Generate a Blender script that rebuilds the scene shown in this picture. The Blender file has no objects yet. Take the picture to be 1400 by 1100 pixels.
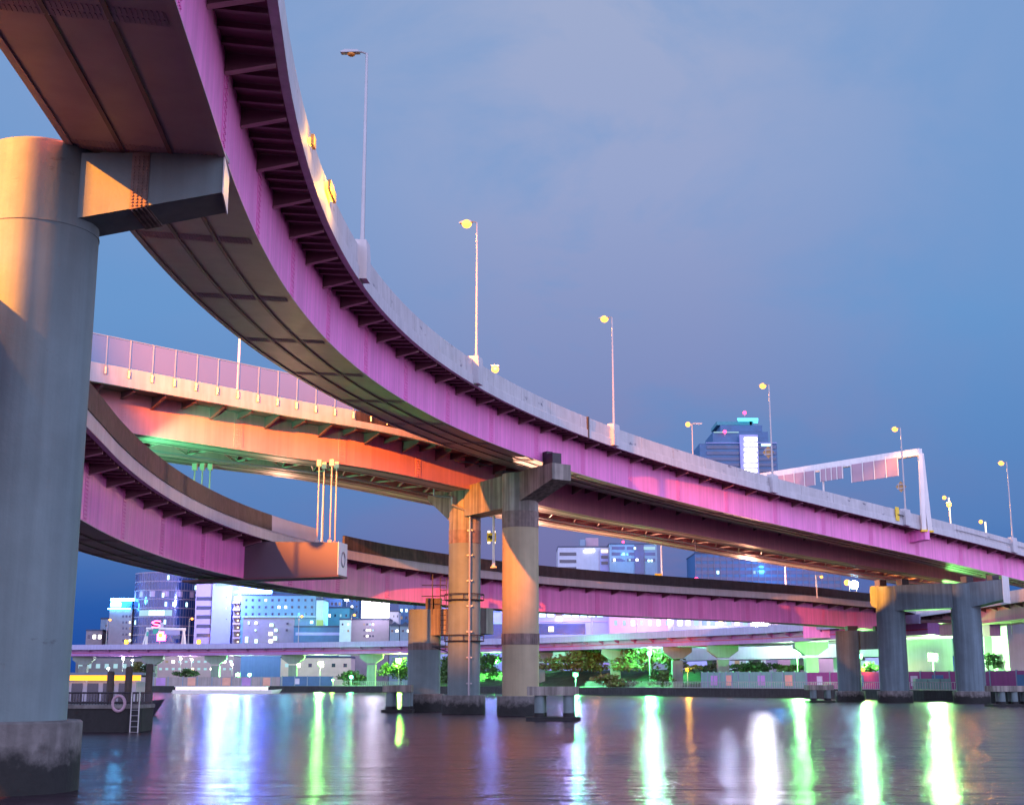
import bpy, math, random
import numpy as np
from math import radians as R, sin, cos, pi
random.seed(7)
rng = np.random.default_rng(5)
SC = bpy.context.scene
COL = SC.collection

# ------------------------------------------------------------------ camera, world, exposure
F, HC, PIT = 1814.0, 2.8, math.atan(380 / 1814.0)
cam = bpy.data.cameras.new('camera'); cam.sensor_width = 36; cam.lens = 36 * F / 1400
cam.clip_start = 0.1; cam.clip_end = 6000
co = bpy.data.objects.new('camera', cam); COL.objects.link(co)
co.location = (0, 0, HC); co.rotation_euler = (pi / 2 + PIT, 0, 0)
SC.camera = co
SC.view_settings.view_transform = 'Standard'; SC.view_settings.look = 'None'
SC.view_settings.exposure = 0.0; SC.view_settings.gamma = 1
SC.cycles.use_denoising = True
SC.cycles.max_bounces = 6; SC.cycles.diffuse_bounces = 3; SC.cycles.glossy_bounces = 4
SC.cycles.sample_clamp_indirect = 6.0; SC.cycles.sample_clamp_direct = 0.0
SC.cycles.caustics_reflective = False; SC.cycles.caustics_refractive = False
SC.cycles.blur_glossy = 0.5

W = bpy.data.worlds.new('World'); SC.world = W; W.use_nodes = True
def build_world():
    nt = W.node_tree; N = nt.nodes; L = nt.links
    for n in list(N): N.remove(n)
    out = N.new('ShaderNodeOutputWorld'); bg = N.new('ShaderNodeBackground'); L.new(bg.outputs[0], out.inputs[0])
    tc = N.new('ShaderNodeTexCoord'); sep = N.new('ShaderNodeSeparateXYZ'); L.new(tc.outputs['Generated'], sep.inputs[0])
    def ramp(src, stops, interp='LINEAR'):
        r = N.new('ShaderNodeValToRGB'); r.color_ramp.interpolation = interp
        e = r.color_ramp.elements
        while len(e) > len(stops): e.remove(e[-1])
        while len(e) < len(stops): e.new(0.5)
        for k, (p, c) in enumerate(stops): e[k].position = p; e[k].color = (*c, 1)
        L.new(src, r.inputs[0]); return r.outputs[0]
    def mixc(f, a, b):
        m = N.new('ShaderNodeMix'); m.data_type = 'RGBA'
        if isinstance(f, float): m.inputs[0].default_value = f
        else: L.new(f, m.inputs[0])
        L.new(a, m.inputs[6]); L.new(b, m.inputs[7]); return m.outputs[2]
    # elevation gradient of the clear dusk air and of the cloud sheet in front of it
    clear = ramp(sep.outputs[2], [(0.0, (.004, .055, .33)), (.05, (.015, .10, .40)), (.11, (.085, .215, .51)), (.26, (.135, .31, .62)), (.45, (.19, .34, .63)), (1, (.10, .22, .55))])
    cloud = ramp(sep.outputs[2], [(0.0, (.15, .14, .35)), (.09, (.175, .175, .40)), (.22, (.215, .275, .53)), (.36, (.305, .375, .615)), (.5, (.35, .42, .63)), (1, (.25, .27, .52))])
    mp = N.new('ShaderNodeMapping'); mp.inputs['Scale'].default_value = (3.0, 3.0, 5.2); mp.inputs['Location'].default_value = (.35, .2, .1)
    L.new(tc.outputs['Generated'], mp.inputs[0])
    nz = N.new('ShaderNodeTexNoise'); nz.inputs['Scale'].default_value = 1.5; nz.inputs['Detail'].default_value = 8; nz.inputs['Roughness'].default_value = .58
    nz.inputs['Distortion'].default_value = .35
    L.new(mp.outputs[0], nz.inputs[0])
    nf = ramp(nz.outputs[0], [(.36, (0, 0, 0)), (.62, (1, 1, 1))], 'EASE')
    # clouds thicken towards the middle of the view and thin out to the left (west)
    xr = ramp(sep.outputs[0], [(0, (.0,) * 3), (.001, (0.3,) * 3), (1, (.55,) * 3)])
    sx = N.new('ShaderNodeMath'); sx.operation = 'SUBTRACT'; sx.inputs[1].default_value = .07; L.new(sep.outputs[0], sx.inputs[0])
    sa = N.new('ShaderNodeMath'); sa.operation = 'ABSOLUTE'; L.new(sx.outputs[0], sa.inputs[0])
    ax = N.new('ShaderNodeMath'); ax.operation = 'MULTIPLY_ADD'; ax.inputs[1].default_value = -3.1; ax.inputs[2].default_value = .97
    L.new(sa.outputs[0], ax.inputs[0])
    cl = N.new('ShaderNodeClamp'); L.new(ax.outputs[0], cl.inputs[0]); cl.inputs[1].default_value = .12; cl.inputs[2].default_value = .85
    mu = N.new('ShaderNodeMath'); mu.operation = 'MULTIPLY'; L.new(nf, mu.inputs[0]); L.new(cl.outputs[0], mu.inputs[1])
    ad = N.new('ShaderNodeMath'); ad.operation = 'MULTIPLY_ADD'; L.new(cl.outputs[0], ad.inputs[0]); ad.inputs[1].default_value = .35; L.new(mu.outputs[0], ad.inputs[2])
    ad.use_clamp = True
    front = mixc(ad.outputs[0], clear, cloud)
    # the afterglow stands behind the camera and lights what faces it
    back = ramp(sep.outputs[2], [(0.0, (2.25, 1.68, 2.4)), (.15, (2.3, 2.15, 3.05)), (.5, (1.4, 1.7, 2.75)), (1, (.25, .36, .75))])
    yr = N.new('ShaderNodeMapRange'); yr.inputs['From Min'].default_value = .82; yr.inputs['From Max'].default_value = -.30
    yr.interpolation_type = 'SMOOTHSTEP'; L.new(sep.outputs[1], yr.inputs[0])
    allc = mixc(yr.outputs[0], front, back)
    below = ramp(sep.outputs[2], [(0.0, (0, 0, 0)), (.0001, (1, 1, 1))])
    L.new(allc, bg.inputs[0]); bg.inputs[1].default_value = 1.0
build_world()

# ------------------------------------------------------------------ helpers
def P(px, py, Y):
    """world point on the photo ray through (px, py) standing Y metres ahead"""
    u = (px - 700) / F; v = (550 - py) / F
    dy = cos(PIT) - v * sin(PIT); dz = sin(PIT) + v * cos(PIT)
    t = Y / dy
    return np.array([u * t, Y, HC + dz * t])
def tag(o, label=None, cat=None, group=None, kind=None):
    if label: o['label'] = label
    if cat: o['category'] = cat
    if group: o['group'] = group
    if kind: o['kind'] = kind
    return o
def thing(name, label, cat, loc=(0, 0, 0), rz=0, group=None):
    o = bpy.data.objects.new(name, None); COL.objects.link(o)
    o.location = loc; o.rotation_euler = (0, 0, rz); o.empty_display_size = .3
    return tag(o, label, cat, group)
class MB:
    def __init__(s): s.v = []; s.f = []
    def add(s, vs, fs):
        k = len(s.v); s.v += [tuple(map(float, v)) for v in vs]; s.f += [tuple(k + i for i in f) for f in fs]; return s
    def hexa(s, b, t):   # four bottom corners, four top corners (both counter-clockwise from above)
        return s.add(list(b) + list(t), [(3, 2, 1, 0), (4, 5, 6, 7), (0, 1, 5, 4), (1, 2, 6, 5), (2, 3, 7, 6), (3, 0, 4, 7)])
    def box(s, c, d, rz=0):
        x, y, z = d[0] / 2, d[1] / 2, d[2] / 2; ca, sa = cos(rz), sin(rz)
        q = [(-x, -y), (x, -y), (x, y), (-x, y)]
        r = [(c[0] + a * ca - b * sa, c[1] + a * sa + b * ca) for a, b in q]
        return s.hexa([(a, b, c[2] - z) for a, b in r], [(a, b, c[2] + z) for a, b in r])
    def span(s, x0, x1, y0, y1, z0, z1): return s.box(((x0 + x1) / 2, (y0 + y1) / 2, (z0 + z1) / 2), (abs(x1 - x0), abs(y1 - y0), abs(z1 - z0)))
    def tube(s, p0, p1, r0, r1=None, n=8):
        r1 = r0 if r1 is None else r1
        p0 = np.array(p0, float); p1 = np.array(p1, float); d = p1 - p0; d /= np.linalg.norm(d)
        a = np.cross(d, (0, 0, 1) if abs(d[2]) < .9 else (1, 0, 0)); a /= np.linalg.norm(a); b = np.cross(d, a)
        vs = [p0 + r0 * (cos(t) * a + sin(t) * b) for t in np.linspace(0, 2 * pi, n, endpoint=False)]
        vs += [p1 + r1 * (cos(t) * a + sin(t) * b) for t in np.linspace(0, 2 * pi, n, endpoint=False)]
        fs = [(i, (i + 1) % n, n + (i + 1) % n, n + i) for i in range(n)] + [tuple(range(n))[::-1], tuple(range(n, 2 * n))]
        return s.add(vs, [f[::-1] for f in fs])
    def path(s, pts, r, n=6):
        for a, b in zip(pts[:-1], pts[1:]): s.tube(a, b, r, r, n)
        return s
    def lathe(s, c, prof, n=48):   # prof: (radius, z) from bottom to top
        vs = [(c[0] + r * cos(t), c[1] + r * sin(t), z) for r, z in prof for t in np.linspace(0, 2 * pi, n, endpoint=False)]
        fs = []
        for k in range(len(prof) - 1):
            fs += [(k * n + i, k * n + (i + 1) % n, (k + 1) * n + (i + 1) % n, (k + 1) * n + i) for i in range(n)]
        fs += [tuple(range(n))[::-1], tuple(range((len(prof) - 1) * n, len(prof) * n))]
        return s.add(vs, fs)
    def ball(s, c, r, n=12, m=7, sq=1.0):
        return s.lathe(c, [(max(r * sin(pi * k / m), .002), c[2] - sq * r * cos(pi * k / m)) for k in range(m + 1)], n)
    def prism(s, base, top):     # matching polygons
        n = len(base)
        return s.add(list(base) + list(top), [tuple(range(n))[::-1], tuple(range(n, 2 * n))] + [(i, (i + 1) % n, n + (i + 1) % n, n + i) for i in range(n)])
    def build(s, name, m, parent=None, smooth=False, off=None):
        me = bpy.data.meshes.new(name); v = np.array(s.v)
        o = bpy.data.objects.new(name, me); COL.objects.link(o)
        if parent is not None:
            o.parent = parent
            if off is None: off = parent.get('_origin')
        if off is not None: v = v - np.array(off)
        me.from_pydata(v.tolist(), [], s.f); me.materials.append(m); me.update()
        if smooth:
            me.shade_smooth(); me.set_sharp_from_angle(angle=R(35))
        return o
def world_thing(name, label, cat, loc, group=None):   # parts get built in world coordinates
    t = thing(name, label, cat, loc, 0, group); t['_origin'] = [float(a) for a in loc]; return t
def dup(root, loc, rz=0, label=None, group=None):
    r = root.copy(); COL.objects.link(r); r.location = loc; r.rotation_euler = (0, 0, rz)
    if label: r['label'] = label
    if group: r['group'] = group
    for ch in list(root.children):
        c = ch.copy(); COL.objects.link(c); c.parent = r
        for g in list(ch.children):
            d = g.copy(); COL.objects.link(d); d.parent = c
    return r

# ------------------------------------------------------------------ materials
def mat(name, col, rough=.6, metal=0.0, var=.12, scale=.6, streak=0.0, stain=None, bump=0.0, spec=.5, grime=None):
    m = bpy.data.materials.new(name); m.use_nodes = True
    nt = m.node_tree; N = nt.nodes; L = nt.links; b = N['Principled BSDF']
    b.inputs['Roughness'].default_value = rough; b.inputs['Metallic'].default_value = metal
    b.inputs['Specular IOR Level'].default_value = spec
    tc = N.new('ShaderNodeTexCoord')
    def noise(sc, det=5, mapping=None, rg=.55):
        n = N.new('ShaderNodeTexNoise'); n.inputs['Scale'].default_value = sc; n.inputs['Detail'].default_value = det; n.inputs['Roughness'].default_value = rg
        if mapping:
            mp = N.new('ShaderNodeMapping'); mp.inputs['Scale'].default_value = mapping; L.new(tc.outputs['Object'], mp.inputs[0]); L.new(mp.outputs[0], n.inputs[0])
        else: L.new(tc.outputs['Object'], n.inputs[0])
        return n.outputs[0]
    def rmp(src, a, b_, c0, c1):
        r = N.new('ShaderNodeValToRGB'); r.color_ramp.elements[0].position = a; r.color_ramp.elements[1].position = b_
        r.color_ramp.elements[0].color = (*c0, 1); r.color_ramp.elements[1].color = (*c1, 1); L.new(src, r.inputs[0]); return r.outputs[0]
    def mul(a, b_, f=1.0):
        x = N.new('ShaderNodeMix'); x.data_type = 'RGBA'; x.blend_type = 'MULTIPLY'; x.inputs[0].default_value = f
        L.new(a, x.inputs[6]); L.new(b_, x.inputs[7]); return x.outputs[2]
    lo = tuple(c * (1 - var) for c in col); hi = tuple(min(1, c * (1 + var)) for c in col)
    c = rmp(noise(scale), .32, .68, lo, hi)
    if streak:
        c = mul(c, rmp(noise(1.0, 4, (2.6, 2.6, .10)), .40, .62, (1 - streak,) * 3, (1, 1, 1)))
    if stain:
        x = N.new('ShaderNodeMix'); x.data_type = 'RGBA'
        L.new(rmp(noise(1.0, 7, (.55, .55, 1.5), .68), stain[1], stain[1] + .06, (0, 0, 0), (1, 1, 1)), x.inputs[0])
        L.new(c, x.inputs[6]); x.inputs[7].default_value = (*stain[0], 1); c = x.outputs[2]
    L.new(c, b.inputs['Base Color'])
    if bump:
        bn = N.new('ShaderNodeBump'); bn.inputs['Strength'].default_value = bump; bn.inputs['Distance'].default_value = .03
        L.new(noise(9, 6), bn.inputs['Height']); L.new(bn.outputs[0], b.inputs['Normal'])
        rr = N.new('ShaderNodeMapRange'); rr.inputs['To Min'].default_value = max(.05, rough - .15); rr.inputs['To Max'].default_value = min(1, rough + .15)
        L.new(noise(2.3), rr.inputs[0]); L.new(rr.outputs[0], b.inputs['Roughness'])
    return m
def glow(name, col, s):
    m = bpy.data.materials.new(name); m.use_nodes = True; b = m.node_tree.nodes['Principled BSDF']
    b.inputs['Base Color'].default_value = (.02, .02, .02, 1); b.inputs['Emission Color'].default_value = (*col, 1); b.inputs['Emission Strength'].default_value = s
    return m
M = {}
M['mauve'] = mat('mauve_paint', (.88, .235, .62), .42, var=.08, scale=.35, streak=.17, bump=.05)
M['mauve_b'] = mat('rose_paint', (.72, .31, .37), .45, var=.08, scale=.3, streak=.12, bump=.05)
M['violet'] = mat('violet_paint', (.40, .16, .48), .45, var=.08, scale=.3, streak=.1)
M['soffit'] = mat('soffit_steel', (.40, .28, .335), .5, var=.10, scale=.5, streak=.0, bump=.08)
M['rib'] = mat('shaded_rib_steel', (.15, .065, .085), .55, var=.15, scale=1.2)  # girder paint darkened: the shade under the deck is in this colour
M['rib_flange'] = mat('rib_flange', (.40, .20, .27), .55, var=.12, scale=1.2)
M['mauve_splice'] = mat('mauve_splice', (.74, .18, .50), .5, var=.06, scale=.5)
M['beige_steel'] = mat('beige_steel', (.58, .44, .40), .5, var=.1, scale=.4)
M['conc'] = mat('pier_paint', (.145, .205, .22), .7, var=.12, scale=.5, streak=.13, bump=.25, stain=((.085, .11, .12), .66))
M['conc_stained'] = mat('stained_concrete', (.27, .25, .23), .75, var=.15, scale=.9, streak=.55, bump=.35)
M['conc_band'] = mat('bolted_band', (.20, .15, .14), .7, var=.2, scale=2.5, streak=.45, bump=.3)
M['plinth'] = mat('tidal_concrete', (.17, .16, .16), .8, var=.35, scale=1.4, streak=.3, bump=.5)
M['plinth_wet'] = mat('wet_weed_concrete', (.012, .012, .014), .8, var=.4, scale=2.5, bump=.5)
def tide():
    m = mat('tidal_concrete', (.17, .16, .16), .8, var=.35, scale=1.4, streak=.3, bump=.5); nt = m.node_tree; N = nt.nodes; L = nt.links; b = N['Principled BSDF']
    src = b.inputs['Base Color'].links[0].from_socket; g = N.new('ShaderNodeNewGeometry'); sp = N.new('ShaderNodeSeparateXYZ'); L.new(g.outputs['Position'], sp.inputs[0])
    n = N.new('ShaderNodeTexNoise'); n.inputs['Scale'].default_value = 1.6; n.inputs['Detail'].default_value = 7; n.inputs['Roughness'].default_value = .65; L.new(g.outputs['Position'], n.inputs[0])
    a = N.new('ShaderNodeMath'); a.operation = 'MULTIPLY_ADD'; L.new(n.outputs[0], a.inputs[0]); a.inputs[1].default_value = -1.5; L.new(sp.outputs[2], a.inputs[2])
    r = N.new('ShaderNodeMapRange'); r.inputs['From Min'].default_value = -.05; r.inputs['From Max'].default_value = .45; L.new(a.outputs[0], r.inputs[0])
    x = N.new('ShaderNodeMix'); x.data_type = 'RGBA'; L.new(r.outputs[0], x.inputs[0]); x.inputs[6].default_value = (.010, .011, .012, 1); L.new(src, x.inputs[7]); L.new(x.outputs[2], b.inputs['Base Color']); return m
M['plinth'] = tide()
M['white_par'] = mat('white_parapet', (.48, .47, .51), .6, var=.08, scale=.8, streak=.14, stain=((.12, .12, .17), .605), bump=.15)
M['fascia'] = mat('parapet_fascia', (.50, .49, .54), .55, var=.06, scale=.5, streak=.12)
M['beige_par'] = mat('beige_parapet', (.56, .50, .52), .6, var=.08, scale=.7, streak=.15)
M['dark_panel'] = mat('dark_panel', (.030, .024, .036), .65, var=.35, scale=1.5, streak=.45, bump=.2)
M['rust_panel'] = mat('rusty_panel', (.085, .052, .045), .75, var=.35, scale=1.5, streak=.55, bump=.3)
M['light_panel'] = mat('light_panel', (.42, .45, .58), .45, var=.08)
M['slate'] = mat('slate_steel', (.115, .085, .11), .5, var=.08, scale=.3)
M['d_pier'] = mat('expressway_pier', (.19, .22, .22), .7, var=.08, streak=.12)
M['lavender'] = mat('lavender_parapet', (.36, .34, .56), .6, var=.06, streak=.12)
M['pier_blue'] = mat('blue_grey_pier', (.12, .18, .22), .7, var=.1, streak=.3, bump=.25)
M['pier_cream'] = mat('cream_pier', (.33, .28, .18), .7, var=.08, streak=.12, bump=.25)
M['asphalt'] = mat('asphalt', (.05, .05, .052), .85, var=.2, scale=3)
M['pole'] = mat('galvanised', (.34, .33, .36), .45, .6, var=.08)
M['dark'] = mat('dark_steel', (.035, .03, .04), .5, .3, var=.2)
M['black'] = mat('black_rubber', (.012, .012, .014), .6, var=.2)
M['white'] = mat('white_enamel', (.74, .72, .74), .4, var=.05, streak=.08)
M['bank'] = mat('quay_concrete', (.022, .024, .028), .8, var=.3, scale=.7, streak=.4, bump=.3)
M['ground'] = mat('bank_ground', (.07, .07, .065), .9, var=.3, scale=.2)
M['grass'] = mat('bank_grass', (.02, .05, .02), .95, var=.4, scale=.6, bump=.5)
M['path'] = mat('promenade', (.16, .15, .14), .85, var=.15, scale=.5)
M['teal_wall'] = mat('teal_hoarding', (.14, .30, .28), .6, var=.08, scale=.3, streak=.12)
M['purple_wall'] = mat('purple_hoarding', (.26, .04, .20), .6, var=.1, scale=.3, streak=.12)
M['grey_wall'] = mat('grey_hoarding', (.34, .28, .30), .7, var=.12, scale=.3, streak=.2)
M['poster_a'] = mat('poster_peach', (.62, .30, .24), .6); M['poster_b'] = mat('poster_violet', (.38, .2, .5), .6); M['poster_c'] = mat('poster_pale', (.5, .46, .6), .6)
M['poster_d'] = mat('poster_blue', (.05, .14, .30), .6)
M['orange'] = mat('orange_enamel', (.75, .28, .05), .5); M['yellow'] = mat('yellow_enamel', (.80, .55, .02), .45)
M['sign_back'] = mat('sign_back', (.42, .24, .09), .5)
M['red'] = mat('red_enamel', (.50, .03, .08), .5)
M['timber'] = mat('dark_timber', (.05, .035, .03), .75, var=.3, scale=2, streak=.4)
M['leaf'] = mat('leaf_green', (.05, .10, .03), .7, var=.45, scale=1.2); M['leaf_dark'] = mat('leaf_dark', (.03, .065, .03), .7, var=.45, scale=1.2)
M['leaf_olive'] = mat('leaf_olive', (.10, .10, .03), .7, var=.4, scale=1.2); M['bark'] = mat('bark', (.06, .045, .035), .9, var=.3, scale=3)
M['b_white'] = mat('pale_render', (.46, .46, .56), .7, var=.05, streak=.08); M['b_grey'] = mat('grey_render', (.20, .26, .36), .7, var=.06, streak=.08)
M['b_hotel'] = mat('hotel_render', (.13, .27, .36), .7, var=.05, streak=.08); M['mullion'] = mat('mullion_metal', (.13, .12, .22), .5); M['tower_band'] = mat('tower_band', (.24, .17, .24), .6)
M['b_brown'] = mat('brown_tile', (.20, .15, .17), .6, var=.1); M['b_pink'] = mat('pink_tile', (.42, .28, .36), .6, var=.06)
M['b_blue'] = mat('blue_cladding', (.035, .11, .25), .4, var=.12); M['b_teal'] = mat('teal_render', (.06, .24, .30), .6, var=.08)
M['b_mint'] = mat('mint_render', (.42, .62, .60), .6, var=.05); M['b_taupe'] = mat('taupe_render', (.24, .20, .24), .7, var=.08); M['b_lime'] = mat('lime_render', (.34, .52, .12), .6)
M['b_lilac'] = mat('lilac_cladding', (.30, .30, .58), .5, var=.06); M['b_dark'] = mat('dark_roof', (.03, .04, .09), .6)
M['pane'] = mat('dark_glass', (.012, .022, .06), .12, var=.3, scale=.2, spec=.7)
M['pane_blue'] = mat('blue_glass', (.008, .035, .14), .12, var=.35, scale=.25, spec=.8)
M['lit_warm'] = glow('lit_window_warm', (1, .78, .5), 3.0); M['lit_cool'] = glow('lit_window_cool', (.55, .95, 1), 3.0); M['lit_white'] = glow('lit_window_white', (1, .97, .85), 8)
M['lit_dim'] = glow('lit_window_dim', (.45, .75, .85), .9)
M['lit_faint'] = glow('lit_window_faint', (.9, .6, .35), .35); M['sign_white'] = glow('billboard_light', (1, .86, 1), 9); M['sign_blue'] = glow('blue_sign', (.05, .12, 1.0), 190); M['sign_cyan'] = glow('cyan_sign', (.06, .45, 1.0), 45)
M['neon_red'] = glow('neon_red', (1, .05, .22), 20); M['neon_yellow'] = glow('neon_yellow', (1, .6, .05), 4); M['neon_teal'] = glow('neon_teal', (.02, .4, .45), .8)
M['red_beacon'] = glow('red_beacon', (1, .03, .12), 8); M['sodium'] = glow('sodium_bulb', (1, .34, .05), 4.5); M['flood_white'] = glow('flood_white', (.85, .85, 1), 420); M['amber'] = glow('amber_lens', (1, .38, .01), 25)
M['green_lens'] = glow('green_lens', (.07, 1, .34), 90); M['lime_lens'] = glow('lime_lens', (.14, 1, .20), 80); M['white_lens'] = glow('white_lens', (.85, .9, 1), 90); M['cyan_lens'] = glow('cyan_lens', (.34, .70, 1), 150)
M['boat_orange'] = glow('lantern_orange', (1, .40, .01), 2.2); M['boat_white'] = glow('boat_window_light', (1, .82, 1), 1.8)
M['cyan_slab'] = glow('cyan_canopy_light', (.12, .75, 1), 2.2); M['tail'] = glow('tail_light', (1, .05, .06), 12); M['head'] = glow('head_light', (1, .9, .7), 12)
M['car_white'] = mat('car_white', (.7, .68, .7), .3, var=.03); M['car_dark'] = mat('car_dark', (.04, .04, .06), .25, var=.03); M['car_silver'] = mat('car_silver', (.45, .44, .5), .3, .4, var=.03); M['truck_pink'] = mat('truck_box', (.66, .5, .58), .45, var=.04)
def glass_mat():
    m = bpy.data.materials.new('clear_panel'); m.use_nodes = True; nt = m.node_tree; N = nt.nodes; L = nt.links
    for n in list(N): N.remove(n)
    o = N.new('ShaderNodeOutputMaterial'); mx = N.new('ShaderNodeMixShader'); t = N.new('ShaderNodeBsdfTransparent'); d = N.new('ShaderNodeBsdfPrincipled')
    t.inputs[0].default_value = (.86, .86, .92, 1); d.inputs['Base Color'].default_value = (.66, .5, .60, 1); d.inputs['Roughness'].default_value = .3
    mx.inputs[0].default_value = .13; L.new(t.outputs[0], mx.inputs[1]); L.new(d.outputs[0], mx.inputs[2]); L.new(mx.outputs[0], o.inputs[0]); return m
M['clear'] = glass_mat()
def water_mat():
    m = bpy.data.materials.new('river_water'); m.use_nodes = True; nt = m.node_tree; N = nt.nodes; L = nt.links; b = N['Principled BSDF']
    b.inputs['Base Color'].default_value = (.032, .016, .026, 1); b.inputs['Roughness'].default_value = .23; b.inputs['IOR'].default_value = 1.34
    b.inputs['Specular IOR Level'].default_value = .8
    tc = N.new('ShaderNodeTexCoord'); hs = []
    for sc, mpv, amt in ((1.0, (.55, 1.5, 1), .6), (1.0, (.12, .26, 1), 1.2), (1.0, (2.2, 5.0, 1), .22)):
        mp = N.new('ShaderNodeMapping'); mp.inputs['Scale'].default_value = mpv; mp.inputs['Rotation'].default_value = (0, 0, .25); L.new(tc.outputs['Object'], mp.inputs[0])
        n = N.new('ShaderNodeTexNoise'); n.inputs['Scale'].default_value = sc; n.inputs['Detail'].default_value = 3; L.new(mp.outputs[0], n.inputs[0])
        mu = N.new('ShaderNodeMath'); mu.operation = 'MULTIPLY'; mu.inputs[1].default_value = amt; L.new(n.outputs[0], mu.inputs[0]); hs.append(mu.outputs[0])
    a = N.new('ShaderNodeMath'); L.new(hs[0], a.inputs[0]); L.new(hs[1], a.inputs[1]); a2 = N.new('ShaderNodeMath'); L.new(a.outputs[0], a2.inputs[0]); L.new(hs[2], a2.inputs[1])
    bn = N.new('ShaderNodeBump'); bn.inputs['Strength'].default_value = 1.0; bn.inputs['Distance'].default_value = .26; L.new(a2.outputs[0], bn.inputs['Height']); L.new(bn.outputs[0], b.inputs['Normal'])
    return m
M['water'] = water_mat()
def lamp(name, loc, power, col, radius=.3, parent=None, spot=None, target=None):
    d = bpy.data.lights.new(name, 'SPOT' if spot else 'POINT'); d.energy = power; d.color = col; d.shadow_soft_size = radius
    o = bpy.data.objects.new(name, d); COL.objects.link(o); o.location = loc
    if spot:
        d.spot_size = R(spot); d.spot_blend = .5
        from mathutils import Vector
        o.rotation_euler = (Vector(target) - Vector(loc)).to_track_quat('-Z', 'Y').to_euler()
    if parent is not None:
        o.parent = parent
        if parent.get('_origin') is not None: o.location = tuple(np.array(loc) - np.array(parent['_origin']))
    return o
SOD = (1, .36, .04)

# ------------------------------------------------------------------ setting: water, bank
mb = MB(); mb.add([(-900, -300, 0), (900, -300, 0), (900, 420, 0), (-900, 420, 0)], [(0, 1, 2, 3)])
tag(mb.build('water', M['water']), kind='structure')
BANK = [(-420, 352), (-112, 343), (-56, 340), (-9, 317), (28, 254), (52, 221), (57, 188), (66, 170), (84, 150), (200, 60), (520, -250)]
def bank_at(k): return BANK[k]
mb = MB(); b0 = [(x, y, -1.5) for x, y in BANK]; b1 = [(x, y, 1.5) for x, y in BANK]
far = [(2600, -250), (2600, 2600), (-2600, 2600), (-2600, 352)]
n = len(BANK)
mb.add(b0 + b1, [(i, i + 1, n + i + 1, n + i) for i in range(n - 1)])
tag(mb.build('quay_wall', M['bank']), 'dark concrete quay wall along the far river bank', 'quay wall')
mb = MB(); ring = [(x, y, 1.5) for x, y in BANK] + [(x, y, 1.5) for x, y in far]
mb.add(ring, [tuple(range(len(ring)))])
tag(mb.build('ground', M['ground']), kind='structure')
mb = MB(); n = len(BANK)
mb.add([(x, y + .4, 1.504) for x, y in BANK[:9]] + [(x + 3, y + 5.5, 1.504) for x, y in BANK[:9]], [(i, i + 1, 9 + i + 1, 9 + i) for i in range(8)])
tag(mb.build('path', M['path']), kind='structure')

# ------------------------------------------------------------------ curves and decks
class Curve:
    def __init__(s, pts, step=1.5, bank=0.0):
        s.bank = bank
        p = np.array(pts, float); q = np.vstack([2 * p[0] - p[1], p, 2 * p[-1] - p[-2]]); out = []
        for i in range(1, len(q) - 2):
            m = max(2, int(np.linalg.norm(q[i + 1] - q[i]) / step))
            for t in np.linspace(0, 1, m, endpoint=False):
                a, b, c, d = q[i - 1], q[i], q[i + 1], q[i + 2]
                out.append(.5 * ((2 * b) + (c - a) * t + (2 * a - 5 * b + 4 * c - d) * t * t + (3 * b - a - 3 * c + d) * t ** 3))
        out.append(p[-1]); s.p = np.array(out)
        s.s = np.r_[0, np.cumsum(np.hypot(*np.diff(s.p[:, :2], axis=0).T))]; s.L = s.s[-1]
        t = np.gradient(s.p[:, :2], axis=0); t /= np.hypot(*t.T)[:, None]; s.t = t; s.n = np.c_[-t[:, 1], t[:, 0]]
    def at(s, k):
        p = np.array([np.interp(k, s.s, s.p[:, i]) for i in range(3)]); t = np.array([np.interp(k, s.s, s.t[:, i]) for i in range(2)]); t /= np.hypot(*t)
        return p, t, np.array([-t[1], t[0]])
    def pt(s, k, o, h):
        p, t, n = s.at(k); return np.array([p[0] + n[0] * o, p[1] + n[1] * o, p[2] + h + s.bank * o])
    def near(s, x, y): return s.s[int(np.argmin((s.p[:, 0] - x) ** 2 + (s.p[:, 1] - y) ** 2))]
    def sweep(s, mb, prof, a=None, b=None):
        a = 0 if a is None else a; b = s.L if b is None else b
        ks = np.r_[a, s.s[(s.s > a + .05) & (s.s < b - .05)], b]; m = len(prof); vs = []
        for k in ks:
            p, t, n = s.at(k)
            vs += [(p[0] + n[0] * o, p[1] + n[1] * o, p[2] + h + s.bank * o) for o, h in prof]
        fs = []
        for i in range(len(ks) - 1):
            fs += [(i * m + j, i * m + (j + 1) % m, (i + 1) * m + (j + 1) % m, (i + 1) * m + j) for j in range(m)]
        fs += [tuple(range(m))[::-1], tuple(range((len(ks) - 1) * m, len(ks) * m))]
        return mb.add(vs, [f[::-1] for f in fs])
    def offset(s, o, h=0, step=5):
        return [s.pt(k, o, h) for k in np.arange(0, s.L, step)]
def rect(o0, o1, h0, h1): return [(o0, h0), (o1, h0), (o1, h1), (o0, h1)]

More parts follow.
